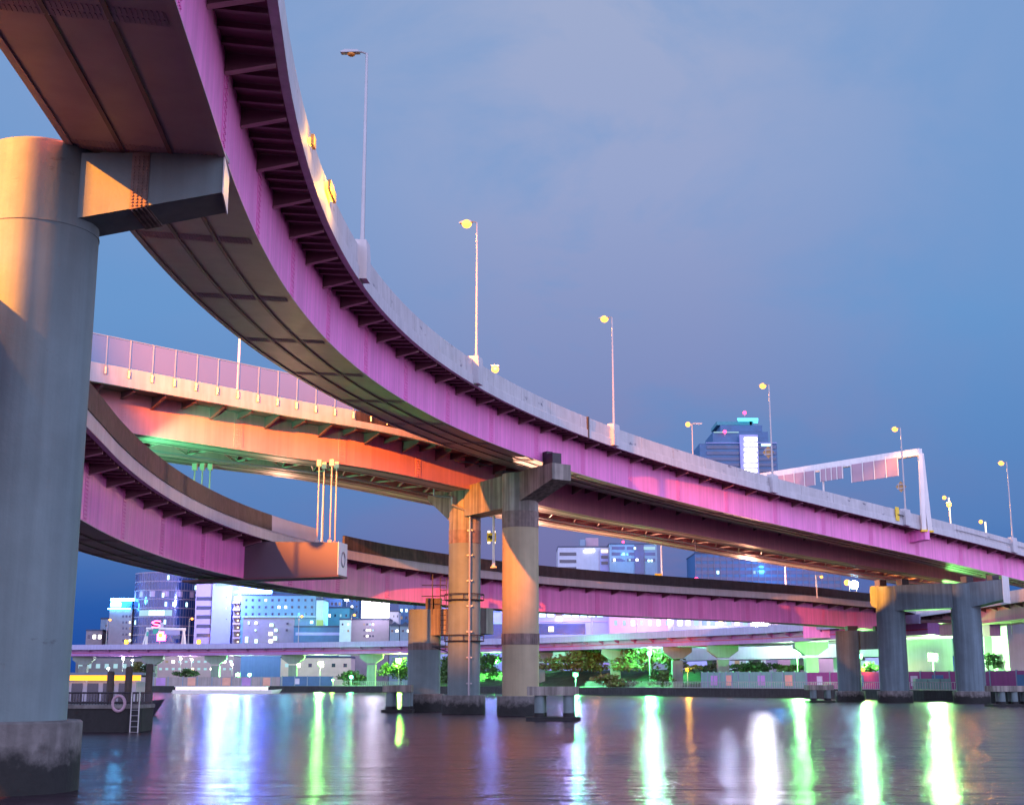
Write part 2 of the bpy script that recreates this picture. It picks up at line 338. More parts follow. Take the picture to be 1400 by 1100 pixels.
CA = Curve([(-3.2, 5.11, 18.01), (-4.61, 18.04, 18.92), (-6.02, 30.96, 19.83), (-6.78, 37.84, 20.32), (-7.31, 44.74, 20.79), (-7.58, 51.67, 21.24), (-7.55, 58.6, 21.67), (-7.2, 65.53, 22.07), (-6.49, 72.42, 22.43), (-5.41, 79.26, 22.75), (-3.94, 86.03, 23.02), (-2.09, 92.7, 23.23), (0.15, 99.24, 23.39), (2.77, 105.64, 23.5), (5.78, 111.86, 23.54), (9.14, 117.9, 23.52), (12.85, 123.74, 23.45), (16.88, 129.36, 23.31), (21.21, 134.76, 23.1), (25.8, 139.94, 22.84), (30.64, 144.9, 22.52), (35.67, 149.66, 22.15), (40.86, 154.24, 21.72), (46.18, 158.68, 21.25), (51.58, 163.0, 20.73), (57.02, 167.27, 20.17), (62.45, 171.54, 19.58), (67.82, 175.9, 18.97), (85.3, 190.07, 16.97), (102.78, 204.23, 14.96)], bank=.055)
CC = Curve([(-12.28, 12.01, 13.3), (-15.2, 34.32, 13.3), (-18.13, 56.63, 13.3), (-19.11, 64.05, 13.3), (-19.79, 71.48, 13.3), (-20.11, 78.93, 13.3), (-20.01, 86.4, 13.3), (-19.44, 93.86, 13.3), (-18.37, 101.27, 13.3), (-16.76, 108.58, 13.3), (-14.6, 115.74, 13.3), (-11.88, 122.7, 13.3), (-8.6, 129.4, 13.3), (-4.8, 135.81, 13.3), (-0.49, 141.9, 13.3), (4.26, 147.66, 13.3), (9.4, 153.09, 13.3), (14.85, 158.22, 13.3), (20.52, 163.13, 13.3), (26.28, 167.9, 13.3), (32.01, 172.68, 13.3), (37.57, 177.62, 13.3), (42.77, 182.97, 13.3), (47.6, 188.5, 13.25), (52.4, 193.6, 13.2), (57.2, 199, 13.1), (61.3, 205, 13.0), (63.4, 212, 12.9), (62.6, 219.5, 12.8), (58.5, 226, 12.7), (52, 230.5, 12.6)], bank=.03)
# B: straight on the left, alongside A past the middle pier (reference: outer deck edge, underside of its fascia)
d43 = np.array([.682, .731]); n43 = np.array([-.731, .682]); e0 = np.array([-26.1, 88.7]) - n43 * 1.9
ptsB = [(*(e0 + d43 * k), 22.0) for k in (-62, -40, -20, 0, 12, 24)]
for k in np.arange(CA.near(8.6, 117) + 4, CA.L - 30, 8):
    p, t, nn = CA.at(k); z = np.interp(k - CA.near(8.6, 117), [0, 32, 75, 130], [22.1, 21.7, 19.4, 16.3]); ptsB.append((p[0] + nn[0] * 8.45, p[1] + nn[1] * 8.45, z))
CB = Curve(ptsB)
def dpt(px, Y, z=11.2): return ((px - 700) / F * Y * 1.02, Y, z)
CD = Curve([dpt(-260, 400), dpt(-60, 385), dpt(109, 372), dpt(300, 360), dpt(400, 350), dpt(560, 332), dpt(737, 305), dpt(860, 276), dpt(1010, 246), dpt(1096, 226), dpt(1165, 211), dpt(1240, 199)], 4)
CE = Curve([(60, 232, 12.4), (66, 214, 13.0), (70.5, 196, 13.6), (76, 178, 14.2), (85, 160, 14.8), (98, 144, 15.2)][::1], 2)

def bracket_mb(c, k, o0, o1, d0, d1, th=.07, top=-.02, fl=.22, only=None):
    """a tapered plate across the overhang with its bottom flange"""
    m = MB(); p, t, n = c.at(k); th /= 2
    def q(o, h, a): return (p[0] + n[0] * o + t[0] * a, p[1] + n[1] * o + t[1] * a, p[2] + h + c.bank * o)
    if only != 'flange': m.hexa([q(o0, top - d0, -th), q(o1, top - d1, -th), q(o1, top - d1, th), q(o0, top - d0, th)], [q(o0, top, -th), q(o1, top, -th), q(o1, top, th), q(o0, top, th)])
    f = fl / 2
    if only != 'plate': m.hexa([q(o0, top - d0 - .035, -f), q(o1, top - d1 - .035, -f), q(o1, top - d1 - .035, f), q(o0, top - d0 - .035, f)], [q(o0, top - d0, -f), q(o1, top - d1, -f), q(o1, top - d1, f), q(o0, top - d0, f)])
    return m
def splice_mb(c, k, o, h0, h1, w=.75, rows=14, side=-1):
    """bolted splice plate lying on a web at offset o"""
    m = MB(); p, t, n = c.at(k)
    def q(oo, h, a): return (p[0] + n[0] * oo + t[0] * a, p[1] + n[1] * oo + t[1] * a, p[2] + h + c.bank * oo)
    def slab(a0, a1, za, zb, x0, x1):
        xa, xb = min(x0, x1), max(x0, x1)
        m.hexa([q(xb, za, a0), q(xa, za, a0), q(xa, za, a1), q(xb, za, a1)], [q(xb, zb, a0), q(xa, zb, a0), q(xa, zb, a1), q(xb, zb, a1)])
    slab(-w / 2, w / 2, h0, h1, o, o + side * .022)
    for r in range(rows):
        z = h0 + (r + .5) * (h1 - h0) / rows
        for a in (-.28, -.10, .10, .28): slab(a * w - .028, a * w + .028, z - .028, z + .028, o + side * .02, o + side * .055)
    return m
def lateral_band(c, k, o0, o1, h, w=.7):
    m = MB(); p, t, n = c.at(k); w /= 2
    def q(oo, hh, a): return (p[0] + n[0] * oo + t[0] * a, p[1] + n[1] * oo + t[1] * a, p[2] + hh + c.bank * oo)
    m.hexa([q(o0, h - .02, -w), q(o0, h - .02, w), q(o1, h - .02, w), q(o1, h - .02, -w)][::-1], [q(o0, h, -w), q(o0, h, w), q(o1, h, w), q(o1, h, -w)][::-1])
    nb = int((o1 - o0) / .11)
    for i in range(nb):
        oo = o0 + (i + .5) * (o1 - o0) / nb
        for a0, a1 in ((-w * .9, -w * .15), (w * .15, w * .9)):
            m.hexa([q(oo + .018, h - .038, a0), q(oo - .018, h - .038, a0), q(oo - .018, h - .038, a1), q(oo + .018, h - .038, a1)], [q(oo + .018, h - .02, a0), q(oo - .018, h - .02, a0), q(oo - .018, h - .02, a1), q(oo + .018, h - .02, a1)])
    return m

# ---- ramp A: the pink ramp sweeping overhead
def ramp(name, label, c, paint, par_mat, fas_mat, bw=(1.66, 5.85), H=3.0, width=8.0, bk=(4.4, .62), ks=(0, 1e9), splice=8.0, soffit='soffit', overlay=True, par_top=1.7, maxb=96):
    t = world_thing(name, label, 'elevated ramp', c.pt(c.L / 2, 4, 0) * np.array([1, 1, 0]))
    o0, o1 = bw
    c.sweep(MB(), rect(0, 1, 0, 1))
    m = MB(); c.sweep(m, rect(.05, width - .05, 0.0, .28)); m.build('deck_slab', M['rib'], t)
    m = MB(); c.sweep(m, rect(.3, width - .3, .284, .36)); m.build('road_surface', M['asphalt'], t)
    m = MB(); c.sweep(m, [(-.06, -.10), (.22, -.10), (.22, .62), (.0, .62), (-.06, .58)]); m.build('fascia', fas_mat, t)
    if par_top > 1:
        for k in np.arange(4, c.L - 7, 6.2):
            m = MB(); c.sweep(m, [(.02, .622), (.26, .622), (.24, par_top), (.05, par_top)], k + .02, k + 6.17); m.build('parapet_panel', par_mat, t)
    else:
        m = MB(); c.sweep(m, [(.02, .622), (.26, .622), (.24, par_top), (.05, par_top)]); m.build('parapet', par_mat, t)
    m = MB(); c.sweep(m, rect(width - .24, width + .02, -.10, par_top - .35)); m.build('parapet', par_mat, t)
    m = MB(); c.sweep(m, rect(o0 + .03, o1 - .03, -H, -.004)); g = m.build('box_girder', M[soffit], t)
    for oo, sd in ((o0, -1), (o1, 1)):
        m = MB(); xs = sorted((oo, oo - sd * .03)); c.sweep(m, rect(xs[0], xs[1], -H - .02, -.006)); m.build('web', M[paint], t)
    m = MB()
    for oo in (o0 - .12, o1 + .12 - .2): c.sweep(m, rect(oo, oo + .2, -H - .06, -H - .022))
    m.build('flange_lip', M[soffit], t)
    m = MB()
    for f in (.34, .66): 
        oo = o0 + f * (o1 - o0); c.sweep(m, rect(oo - .06, oo + .06, -H - .06, -H - .004))
    m.build('soffit_seam', M['rib'], t)
    kk = np.arange(max(3, ks[0]), min(c.L - 3, ks[1]), bk[0]); kk = kk[:maxb]
    for k in kk:
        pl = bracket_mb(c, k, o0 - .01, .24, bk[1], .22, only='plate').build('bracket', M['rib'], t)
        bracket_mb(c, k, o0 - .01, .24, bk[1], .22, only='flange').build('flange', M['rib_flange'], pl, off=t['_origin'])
    ks_ = np.arange(kk[0], kk[-1], bk[0] / 4); m = MB()
    for i_, k in enumerate(ks_):
        if i_ % 4 == 0: continue
        b = bracket_mb(c, k, o0 - .01, .24, .16, .16, .05, -.02, .14)
        if i_ < 120: b.build('deck_stiffener', M['rib'], t)
        else: m.add(b.v, b.f)
    if m.v: m.build('deck_stiffener', M['rib'], t)['kind'] = 'stuff'
    for k in np.arange(kk[0], kk[-1], bk[0] / 2)[:60]: bracket_mb(c, k, o1 + .01, width - .3, .5, .2, .06, -.02, .18).build('inner_bracket', M['rib'], t)
    if splice:
        for k in np.arange(kk[0] + 4, min(c.L - 3, kk[-1]), splice):
            splice_mb(c, k, o0 - .002, -H + .08, -.12).build('splice_plate', M['mauve_splice'], t)
            lateral_band(c, k, o0 + .2, o1 - .2, -H - .004).build('splice_band', M[soffit], t)
    return t
tA = ramp('elevated_ramp', 'topmost mauve curved ramp with white parapet, sweeping from overhead to the right edge', CA, 'mauve', M['white_par'], M['fascia'], ks=(8, 1e9), splice=9.2)
kA = [CA.near(-8 + .3, 62.4), CA.near(-2.8, 91), CA.near(9.0, 117.6), CA.near(27.6, 142), CA.near(48.0, 160.2), CA.near(65.8, 174.3)]
for k in kA:       # thicker pilasters that carry the lamp posts
    m = MB(); CA.sweep(m, [(-.42, -.02), (.30, -.02), (.30, 1.95), (-.36, 1.95), (-.42, 1.2)], k - .55, k + .55); m.build('pilaster', M['fascia'], tA)
k0 = CA.near(5.2, 113.6)
m = MB(); CA.sweep(m, rect(-.1, .3, -.12, 1.74), k0 - .12, k0 + .12); m.build('expansion_joint', M['dark'], tA)
m = MB(); CA.sweep(m, rect(-.16, -.08, 1.02, 1.09), CA.near(55, 166), CA.L); m.build('guard_rail', M['fascia'], tA)
for k in (CA.near(46.0, 158.5), CA.near(-7.5, 50)):
    pass

# ---- ramp C: the lower curved ramp
tC = ramp('elevated_ramp', 'lower curved pink ramp with dark stained parapet passing behind the left pier', CC, 'mauve', M['fascia'], M['fascia'], ks=(40, 1e9), bk=(4.4, .62), splice=9.0, par_top=.72)
def seg(c, prof, a, b, name, m_, t): m = MB(); c.sweep(m, prof, a, b); return m.build(name, m_, t)
PC = [(-.02, .724), (.24, .724), (.20, 1.9), (.02, 1.9)]
kc = [CC.near(-17.2, 50), CC.near(-18.37, 101.3), CC.near(-16.2, 110.2), CC.near(-14.4, 116.3), CC.near(58, 200)]
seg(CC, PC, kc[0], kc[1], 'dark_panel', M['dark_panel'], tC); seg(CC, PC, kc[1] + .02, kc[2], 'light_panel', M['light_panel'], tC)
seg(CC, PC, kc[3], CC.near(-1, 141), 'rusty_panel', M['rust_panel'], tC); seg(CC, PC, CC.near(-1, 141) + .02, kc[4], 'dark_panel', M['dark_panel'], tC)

# ---- viaduct B with the clear noise fence
tB = world_thing('viaduct', 'straight twin box viaduct with beige parapet and clear noise fence, behind the pink ramp', 'viaduct', (-10, 105, 0))
HB = 2.7
m = MB(); CB.sweep(m, rect(.05, 13.2, 0, .3)); m.build('deck_slab', M['rib'], tB)
m = MB(); CB.sweep(m, rect(.3, 12.9, .304, .38)); m.build('road_surface', M['asphalt'], tB)
m = MB(); CB.sweep(m, [(-.06, -.08), (.25, -.08), (.25, .42), (-.06, .42)]); m.build('fascia', M['beige_par'], tB)
kf = CB.near(*(e0 + d43 * 18)); 
m = MB(); CB.sweep(m, rect(0, .22, .422, 1.22), 0, kf); m.build('parapet', M['beige_par'], tB)
m = MB(); CB.sweep(m, rect(-.01, .22, .422, 1.22), kf + .02, CB.L); m.build('rusty_panel', M['rust_panel'], tB)
m = MB(); CB.sweep(m, rect(13.0, 13.25, -.05, 1.1)); m.build('parapet', M['beige_par'], tB)
for a, b in ((1.9, 4.5), (8.3, 10.9)):
    m = MB(); CB.sweep(m, rect(a + .03, b - .03, -HB, -.004)); m.build('box_girder', M['beige_steel'], tB)
    for oo, sd in ((a, -1), (b, 1)):
        m = MB(); xs = sorted((oo, oo - sd * .028)); CB.sweep(m, rect(xs[0], xs[1], -HB - .02, -.006)); m.build('web', M['mauve_b'], tB)
    m = MB()
    for oo in (a + .5, b - .6): CB.sweep(m, rect(oo, oo + .09, -HB - .03, -HB - .004))
    m.build('soffit_seam', M['rib'], tB)
ka, kb = CB.near(-55, 58), CB.L - 4
for k in np.arange(ka, kb, 4.2)[:60]:      # cross frames across the open gap
    m = MB(); p0 = CB.pt(k, 4.5, -2.4); p1 = CB.pt(k, 8.3, -2.4)
    m.tube(p0, p1, .09, n=5); m.tube(CB.pt(k, 4.5, -.4), CB.pt(k, 8.3, -.4), .09, n=5); m.tube(CB.pt(k, 4.5, -2.3), CB.pt(k, 6.4, -.5), .07, n=5); m.tube(CB.pt(k, 8.3, -2.3), CB.pt(k, 6.4, -.5), .07, n=5)
    m.tube(p0, CB.pt(min(k + 4.2, kb), 8.3, -2.4), .06, n=5)
    m.build('cross_frame', M['beige_steel'], tB)
for k in np.arange(ka, kb, 2.4)[:90]: bracket_mb(CB, k, 1.9, .25, .85 if int((k - ka) / 2.4 + .5) % 2 == 0 else .45, .2).build('bracket', M['rib'], tB)
for k in np.arange(ka + 3, CB.near(0, 115), 9.5): splice_mb(CB, k, 1.898, -HB + .06, -.1, .8, 12).build('splice_plate', M['mauve_b'], tB)
kp = CB.near(*(e0 - d43 * 14)); i = 0
prev = None
while kp < CB.near(*(e0 + d43 * 27)):
    m = MB(); p, t, nn = CB.at(kp); b = CB.pt(kp, -.05, .75); m.tube(b, CB.pt(kp, -.05, 3.15), .05, n=6); m.box(CB.pt(kp, -.08, .8), (.12, .12, .5)); m.build('fence_post', M['pole'], tB)
    if prev is not None:
        m = MB(); CB.sweep(m, rect(-.02, .01, 1.26, 3.08), prev + .06, kp - .06); m.build('clear_panel', M['clear'], tB)
    prev = kp; kp += 1.75
m = MB(); CB.sweep(m, rect(-.05, .03, 3.1, 3.16), CB.near(*(e0 - d43 * 14)), CB.near(*(e0 + d43 * 27))); m.build('fence_rail', M['pole'], tB)
m = MB(); CB.sweep(m, rect(5.9, 6.05, -3.0, -2.85), ka, kb); m.build('drain_pipe', M['pole'], tB)

# ---- expressway D along the far bank
tD = world_thing('expressway', 'long low violet girder expressway running along the far river bank', 'expressway', (-40, 350, 0))
m = MB(); CD.sweep(m, rect(0, 17, 0, .4)); m.build('deck_slab', M['rib'], tD)
m = MB(); CD.sweep(m, rect(.3, 16.7, .404, .5)); m.build('road_surface', M['asphalt'], tD)
m = MB(); CD.sweep(m, rect(-.1, .2, -.1, 1.25)); m.build('parapet', M['lavender'], tD)
m = MB(); CD.sweep(m, rect(16.8, 17.1, -.1, 1.25)); m.build('parapet', M['fascia'], tD)
for a, b in ((1.4, 3.6), (7.4, 9.6), (13.4, 15.6)):
    m = MB(); CD.sweep(m, rect(a, b, -1.75, -.004)); m.build('girder', M['violet'], tD)
m = MB(); CD.sweep(m, rect(1.30, 1.39, -1.0, -.88)); m.build('service_pipe', M['red'], tD)
for k in np.arange(8, CD.L - 4, 6.0)[:80]: bracket_mb(CD, k, 1.4, .2, .8, .3, .12).build('bracket', M['violet'], tD)
# ---- curved ramp E in the right background
tE = ramp('elevated_ramp', 'short curved ramp with green lit underside behind the right edge portal pier', CE, 'mauve_b', M['fascia'], M['fascia'], ks=(3, 1e9), bk=(3, .6), splice=0, soffit='beige_steel', width=9.0, bw=(1.6, 7.4), H=2.2)

# ------------------------------------------------------------------ piers
def column(t, c, r, z1, pr, pz, mat_c='conc', n=64, z_off=0):
    m = MB(); m.lathe((c[0], c[1]), [(pr, -2), (pr, pz - .05), (pr - .06, pz)], n); m.build('plinth', M['plinth'], t, True)
    m = MB(); m.lathe((c[0], c[1]), [(r, pz + .001), (r, z1 - .08), (r - .08, z1)], n); return m.build('column', M[mat_c], t, True)
def band(t, c, r, z0, z1, mt='conc_band', n=64, ribs=0, name='band'):
    m = MB(); m.lathe((c[0], c[1]), [(r, z0), (r, z1)], n)
    for k in range(ribs):
        a = 2 * pi * k / ribs; m.box((c[0] + (r + .005) * cos(a), c[1] + (r + .005) * sin(a), (z0 + z1) / 2), (.05, .07, z1 - z0 - .02), a)
    return m.build(name, M[mt], t, True)
# left pier, closest to the camera
LP = np.array([-13.42, 35.9]); PR = 1.62
zc = 16.0
tP = world_thing('bridge_pier', 'huge round grey pier with stubby arm at the left edge, nearest the camera', 'bridge pier', (LP[0], LP[1], 0))
column(tP, LP, PR, P(60, 187, 34.4)[2], 2.03, P(60, 988, 34)[2] + .02, n=128)
band(tP, LP, PR + .02, P(143, 322, 35.9)[2] - .05, P(143, 322, 35.9)[2] + .0, 'conc', 128, name='ring_joint')
xa, xb = LP[0] + 1.25, P(306, 215, 35.0)[0]
zt, zb0, zb1 = P(215, 209, 35)[2], P(125, 299, 35)[2], P(305, 263, 35)[2]
m = MB(); ya, yb = 35.0, 36.65
m.hexa([(xa, ya, zb0), (xb, ya, zb1), (xb - .24, yb, zb1), (xa, yb, zb0)], [(xa, ya, zt), (xb, ya, zt), (xb - .24, yb, zt), (xa, yb, zt)]); m.build('arm', M['conc'], tP)
m = MB(); m.hexa([(xb + .003, ya - .03, zb1 - .05), (xb + .04, ya - .03, zb1 - .05), (xb - .2, yb + .03, zb1 - .05), (xb - .237, yb + .03, zb1 - .05)], [(xb + .003, ya - .03, zt + .02), (xb + .04, ya - .03, zt + .02), (xb - .2, yb + .03, zt + .02), (xb - .237, yb + .03, zt + .02)]); m.build('end_plate', M['white'], tP)
bx0, bx1 = P(181, 220, 35)[0], P(205, 220, 35)[0]
zl = lambda x: zb0 + (zb1 - zb0) * (x - xa) / (xb - xa)
m = MB(); m.hexa([(bx0, ya - .022, zl(bx0) - .02), (bx1, ya - .022, zl(bx1) - .02), (bx1, yb + .02, zl(bx1) - .02), (bx0, yb + .02, zl(bx0) - .02)], [(bx0, ya - .022, zt + .01), (bx1, ya - .022, zt + .01), (bx1, yb + .02, zt + .01), (bx0, yb + .02, zt + .01)])
for r_ in range(16):
    for q in range(4):
        z = zl(bx0) + .1 + r_ * (zt - zl(bx0) - .15) / 16; x = bx0 + (q + .5) * (bx1 - bx0) / 4; m.box((x, ya - .035, z), (.05, .03, .05))
for r_ in range(14):
    for q in range(4):
        x = bx0 + (q + .5) * (bx1 - bx0) / 4; m.box((x, ya + .06 + r_ * .112, zl(x) - .04), (.05, .05, .04))
m.build('splice_band', M['conc_band'], tP)
for px in (158, 276):
    m = MB(); x = P(px, 205, 35)[0]; z1 = CA.at(CA.near(-6.3, 35.7))[0][2] - 3.02
    m.box((x, 35.75, zt + .06), (.95, 1.1, .12)); m.lathe((x, 35.75), [(.32, zt + .12), (.32, max(zt + .2, z1 - .12))], 20); m.box((x, 35.75, max(zt + .25, z1 - .06)), (1.0, 1.1, .12)); m.build('bearing', M['pole'], tP)

# middle pier: two columns tied by a stained crossbeam
tM = world_thing('bridge_pier', 'twin column pier with rust streaked crossbeam standing in mid river at picture centre', 'bridge pier', (0, 113, 0))
ax = np.array([.61, -.79]); pxn = np.array([.79, .61])
n1 = np.array([P(711.5, 800, 112)[0], 112.0]); n2 = n1 - ax * 8.1
n2[0] = P(635, 800, n2[1])[0]
r1, r2 = 1.53, 1.42
zt1 = P(702, 646, 111)[2]; pz1 = P(710, 951, 111)[2]
def zat(y, Y): return P(700, y, Y)[2]
column(tM, n1, r1, zat(721, 112), 1.95, pz1, 'pier_cream'); column(tM, n2, r2, zat(742, 118), 1.9, pz1, 'conc')
for n_, r_, za, zb in ((n1, r1, zat(721, 112), zt1 - .02), (n2, r2, zat(742, 118), zt1 - .3)):
    m = MB(); m.lathe((n_[0], n_[1]), [(r_, za + .002), (r_, zb)], 64); m.build('column_head', M['conc_stained'], tM, True)
band(tM, n1, r1 + .02, zat(722, 112), zat(700, 112)); band(tM, n1, r1 + .03, zat(881, 112), zat(866, 112), ribs=44)
band(tM, n2, r2 + .02, zat(743, 118), zat(725, 118)); band(tM, n2, r2 + .015, zat(888, 118), zat(868, 118), 'conc')
def beam(t, a, b, w, za0, za1, zb0_, zb1_, name, mt):
    d = (b - a) / np.linalg.norm(b - a); q = np.array([-d[1], d[0]]) * w / 2; m = MB()
    m.hexa([(*(a + q), za0), (*(a - q), za0), (*(b - q), zb0_), (*(b + q), zb0_)], [(*(a + q), za1), (*(a - q), za1), (*(b - q), zb1_), (*(b + q), zb1_)])
    return m.build(name, M[mt], t)
zb_ = zat(690, 111); beam(tM, n2 + ax * 1.2, n1 - ax * 1.2, 1.9, zb_ - .25, zt1 - .30, zb_ - .1, zt1 - .05, 'crossbeam', 'conc_stained')
e1 = n1 + ax * 5.5; beam(tM, n1 + ax * 1.1, e1, 2.0, zat(686, 111), zt1, zat(654, 107), zat(632, 107), 'arm', 'conc_stained')
e2 = n2 - ax * 4.6; beam(tM, n2 - ax * 1.1, e2, 1.9, zat(712, 119), zt1 - .3, zat(684, 122), zt1 - .3, 'arm', 'conc_stained')
m = MB(); m.box((e1[0] - .2 * ax[0] - .5, e1[1] + .2, zat(625, 107) + .0), (.9, .9, .9), .6); m.box((e1[0] - 1.1, e1[1] + 1.3, zat(622, 107)), (.6, .6, 1.2), .6); m.build('bearing', M['dark'], tM)
m = MB(); mid = (n1 + n2) / 2 + ax * 1.8; m.box((mid[0], mid[1], zt1 + .15), (1.2, 1.2, .7), .6); m.tube((mid[0] - 1, mid[1] - .6, zt1 + .9), (mid[0] - 4.2, mid[1] - 3.2, zt1 + 1.0), .06); m.build('bearing', M['dark'], tM)
# rings, drain pipe on the far column
for y in (812, 868):
    m = MB(); z = zat(y, 118)
    for a in np.linspace(0, 2 * pi, 24, endpoint=False):
        b_ = a + 2 * pi / 24
        for rr, zz in ((r2 + .30, z), (r2 + .30, z - .5)): m.tube((n2[0] + rr * cos(a), n2[1] + rr * sin(a), zz), (n2[0] + rr * cos(b_), n2[1] + rr * sin(b_), zz), .045, n=5)
        if int(a * 24 / 2 / pi + .5) % 3 == 0: m.tube((n2[0] + (r2 + .3) * cos(a), n2[1] + (r2 + .3) * sin(a), z), (n2[0] + (r2 + .3) * cos(a), n2[1] + (r2 + .3) * sin(a), z - .5), .04, n=5)
    m.lathe((n2[0], n2[1]), [(r2 + .3, z - .52), (r2 + .3, z - .48)], 32); m.build('ring_walkway', M['dark'], tM)
m = MB(); ppx = P(642, 800, n2[1] - 1.6); xx = ppx[0]; yy = n2[1] - 1.62
m.path([(xx, yy, pz1), (xx, yy, zat(700, 117)), (xx - 1.6, yy, zat(690, 117)), (xx - 1.6, yy, zat(680, 117)), (xx - 3.2, yy - .1, zat(678, 117)), (xx - 3.2, yy - .1, zat(650, 117))], .10, 8)
for z in np.arange(pz1 + 1, zat(710, 117), 2.2): m.box((xx, yy + .1, z), (.5, .2, .12))
m.build('drain_pipe', M['pole'], tM)
# lower pier under ramp C, left of the middle pier
tN = world_thing('bridge_pier', 'shorter grey pier under the lower ramp, just left of the rust streaked twin columns', 'bridge pier', (-8.6, 128, 0))
n3 = np.array([P(580, 900, 127.5)[0], 127.5]); zt3 = zat(832, 126)
column(tN, n3, 1.54, zt3, 1.95, zat(948, 126), 'conc')
band(tN, n3, 1.555, zat(888, 127), zat(879, 127), 'conc_band')
beam(tN, n3 + np.array([.6, -.2]), n3 + np.array([6.2, -2.0]), 2.2, zat(868, 126), zt3, zat(866, 125), zt3, 'cap_beam', 'conc_stained')
m = MB()
for px in (588, 598): m = MB(); m.box((*(np.array([P(px, 830, 126.5)[0], 126.5])), (zt3 + 10.4) / 2), (.8, .8, max(.3, 10.4 - zt3))); m.build('bearing', M['dark'], tN)
m = MB()   # inspection ladder and small landing between the piers
lx, ly = P(606, 850, 124)[0], 123.6
for dx in (-.28, .28): m.tube((lx + dx, ly, zat(888, 124)), (lx + dx, ly, zat(790, 124)), .04, n=5)
for z in np.arange(zat(888, 124), zat(792, 124), .45): m.tube((lx - .28, ly, z), (lx + .28, ly, z), .03, n=5)
m.tube((lx - 2.0, ly, zat(815, 124)), (lx + .2, ly, zat(815, 124)), .04, n=5); m.tube((lx - 2.0, ly, zat(800, 124)), (lx + .2, ly, zat(800, 124)), .04, n=5); m.tube((lx - 1.0, ly, zat(840, 124)), (lx - 1.0, ly, zat(785, 124)), .05, n=5)
m.build('ladder', M['dark'], tN)
m = MB(); m.box((lx, ly, zat(884, 124)), (1.9, 1.4, .12)); m.tube((lx - .8, ly - .6, zat(884, 124)), (lx + .8, ly - .2, zat(893, 124)), .05, n=5); m.build('landing', M['dark'], tN)
# portal pier on the right
tR = world_thing('bridge_pier', 'portal pier with long dark crossbeam on two round columns near the right edge', 'bridge pier', (56, 176, 0))
q1 = np.array([P(1325, 900, 173.5)[0], 173.5]); q2 = np.array([P(1221, 900, 179)[0], 179.0])
dq = (q1 - q2) / np.linalg.norm(q1 - q2)
zc0, zc1 = zat(832, 175), zat(798, 175)
for q in (q1, q2): column(tR, q, 1.85, zc1 - .1, 2.3, zat(944, 175), 'pier_blue')
beam(tR, q2 + dq * 1.0, q1 - dq * 1.2, 3.0, zc0 - .1, zc1, zc0, zc1, 'crossbeam', 'pier_blue')
eR = q1 + dq * 5.2; beam(tR, q1 + dq * .9, eR, 3.0, zc0, zc1, zc0 + .9, zc1 + .2, 'arm', 'pier_blue')
eL = q2 - dq * 2.2; beam(tR, q2 - dq * .9, eL, 2.6, zc0 + .1, zc1, zc0 + .6, zc1, 'arm', 'conc')
m = MB(); m.box((*(eR + dq * .03), (zc0 + zc1) / 2 + .6), (.06, 3.3, zc1 - zc0 + .2), math.atan2(dq[1], dq[0])); m.build('end_plate', M['white'], tR)
for f in (.35, 3.6, 12, 15): 
    m = MB(); c_ = eR - dq * (1.2 + f); m.box((c_[0], c_[1], zc1 + .45), (1.1, 1.1, .8), .4); m.build('bearing', M['dark'], tR)
# pier of the lower ramp behind the portal
tS = world_thing('bridge_pier', 'slim blue grey pier with side beam, left of and behind the portal pier', 'bridge pier', (46, 187, 0))
s1 = np.array([P(1160, 900, 187)[0], 187.0]); column(tS, s1, 1.6, zat(862, 187), 2.0, zat(944, 187), 'pier_blue')
beam(tS, s1 + np.array([1.2, 0]), s1 + np.array([6.5, 1.5]), 2.2, zat(888, 187), zat(862, 187), zat(886, 187), zat(862, 187), 'cap_beam', 'pier_blue')
m = MB(); m.box((s1[0] + .8, s1[1] + .6, (zat(862, 187) + 10.25) / 2), (1.4, 1.4, max(.3, 10.26 - zat(862, 187)))); m.build('bearing', M['dark'], tS); m = MB(); m.box((s1[0] + 4.8, s1[1] + 1.2, (zat(862, 187) + 10.25) / 2), (1.4, 1.4, max(.3, 10.26 - zat(862, 187)))); m.build('bearing', M['dark'], tS)

# suspended beam carrying ramp C, hung by rods from the viaduct
kO = CC.near(-18.3, 101.6); pO, tO, nO = CC.at(kO)
tH = world_thing('outrigger_beam', 'dark steel beam jutting from the lower ramp with four pale hanger rods above its end', 'outrigger beam', (pO[0], pO[1], 10))
m = MB()
def oq(o, a, z): return (pO[0] + nO[0] * o + tO[0] * a, pO[1] + nO[1] * o + tO[1] * a, z)
m.hexa([oq(6.5, -1.3, 10.1), oq(-5.8, -1.3, 10.35), oq(-5.8, 1.0, 10.35), oq(6.5, 1.0, 10.1)][::-1], [oq(6.5, -1.3, 10.25), oq(-5.8, -1.3, 10.5), oq(-5.8, 1.0, 10.5), oq(6.5, 1.0, 10.25)][::-1])
m.build('flange_plate', M['rib'], tH)
m = MB(); m.hexa([oq(1.8, -1.2, 10.3), oq(-5.7, -1.2, 10.5), oq(-5.7, .9, 10.5), oq(1.8, .9, 10.3)][::-1], [oq(1.8, -1.2, 13.1), oq(-5.7, -1.2, 12.9), oq(-5.7, .9, 12.9), oq(1.8, .9, 13.1)][::-1]); m.build('beam', M['slate'], tH)
m = MB(); m.hexa([oq(-5.703, -1.25, 10.4), oq(-5.76, -1.25, 10.4), oq(-5.76, .95, 10.4), oq(-5.703, .95, 10.4)][::-1], [oq(-5.703, -1.25, 12.95), oq(-5.76, -1.25, 12.95), oq(-5.76, .95, 12.95), oq(-5.703, .95, 12.95)][::-1]); m.build('end_plate', M['white'], tH)
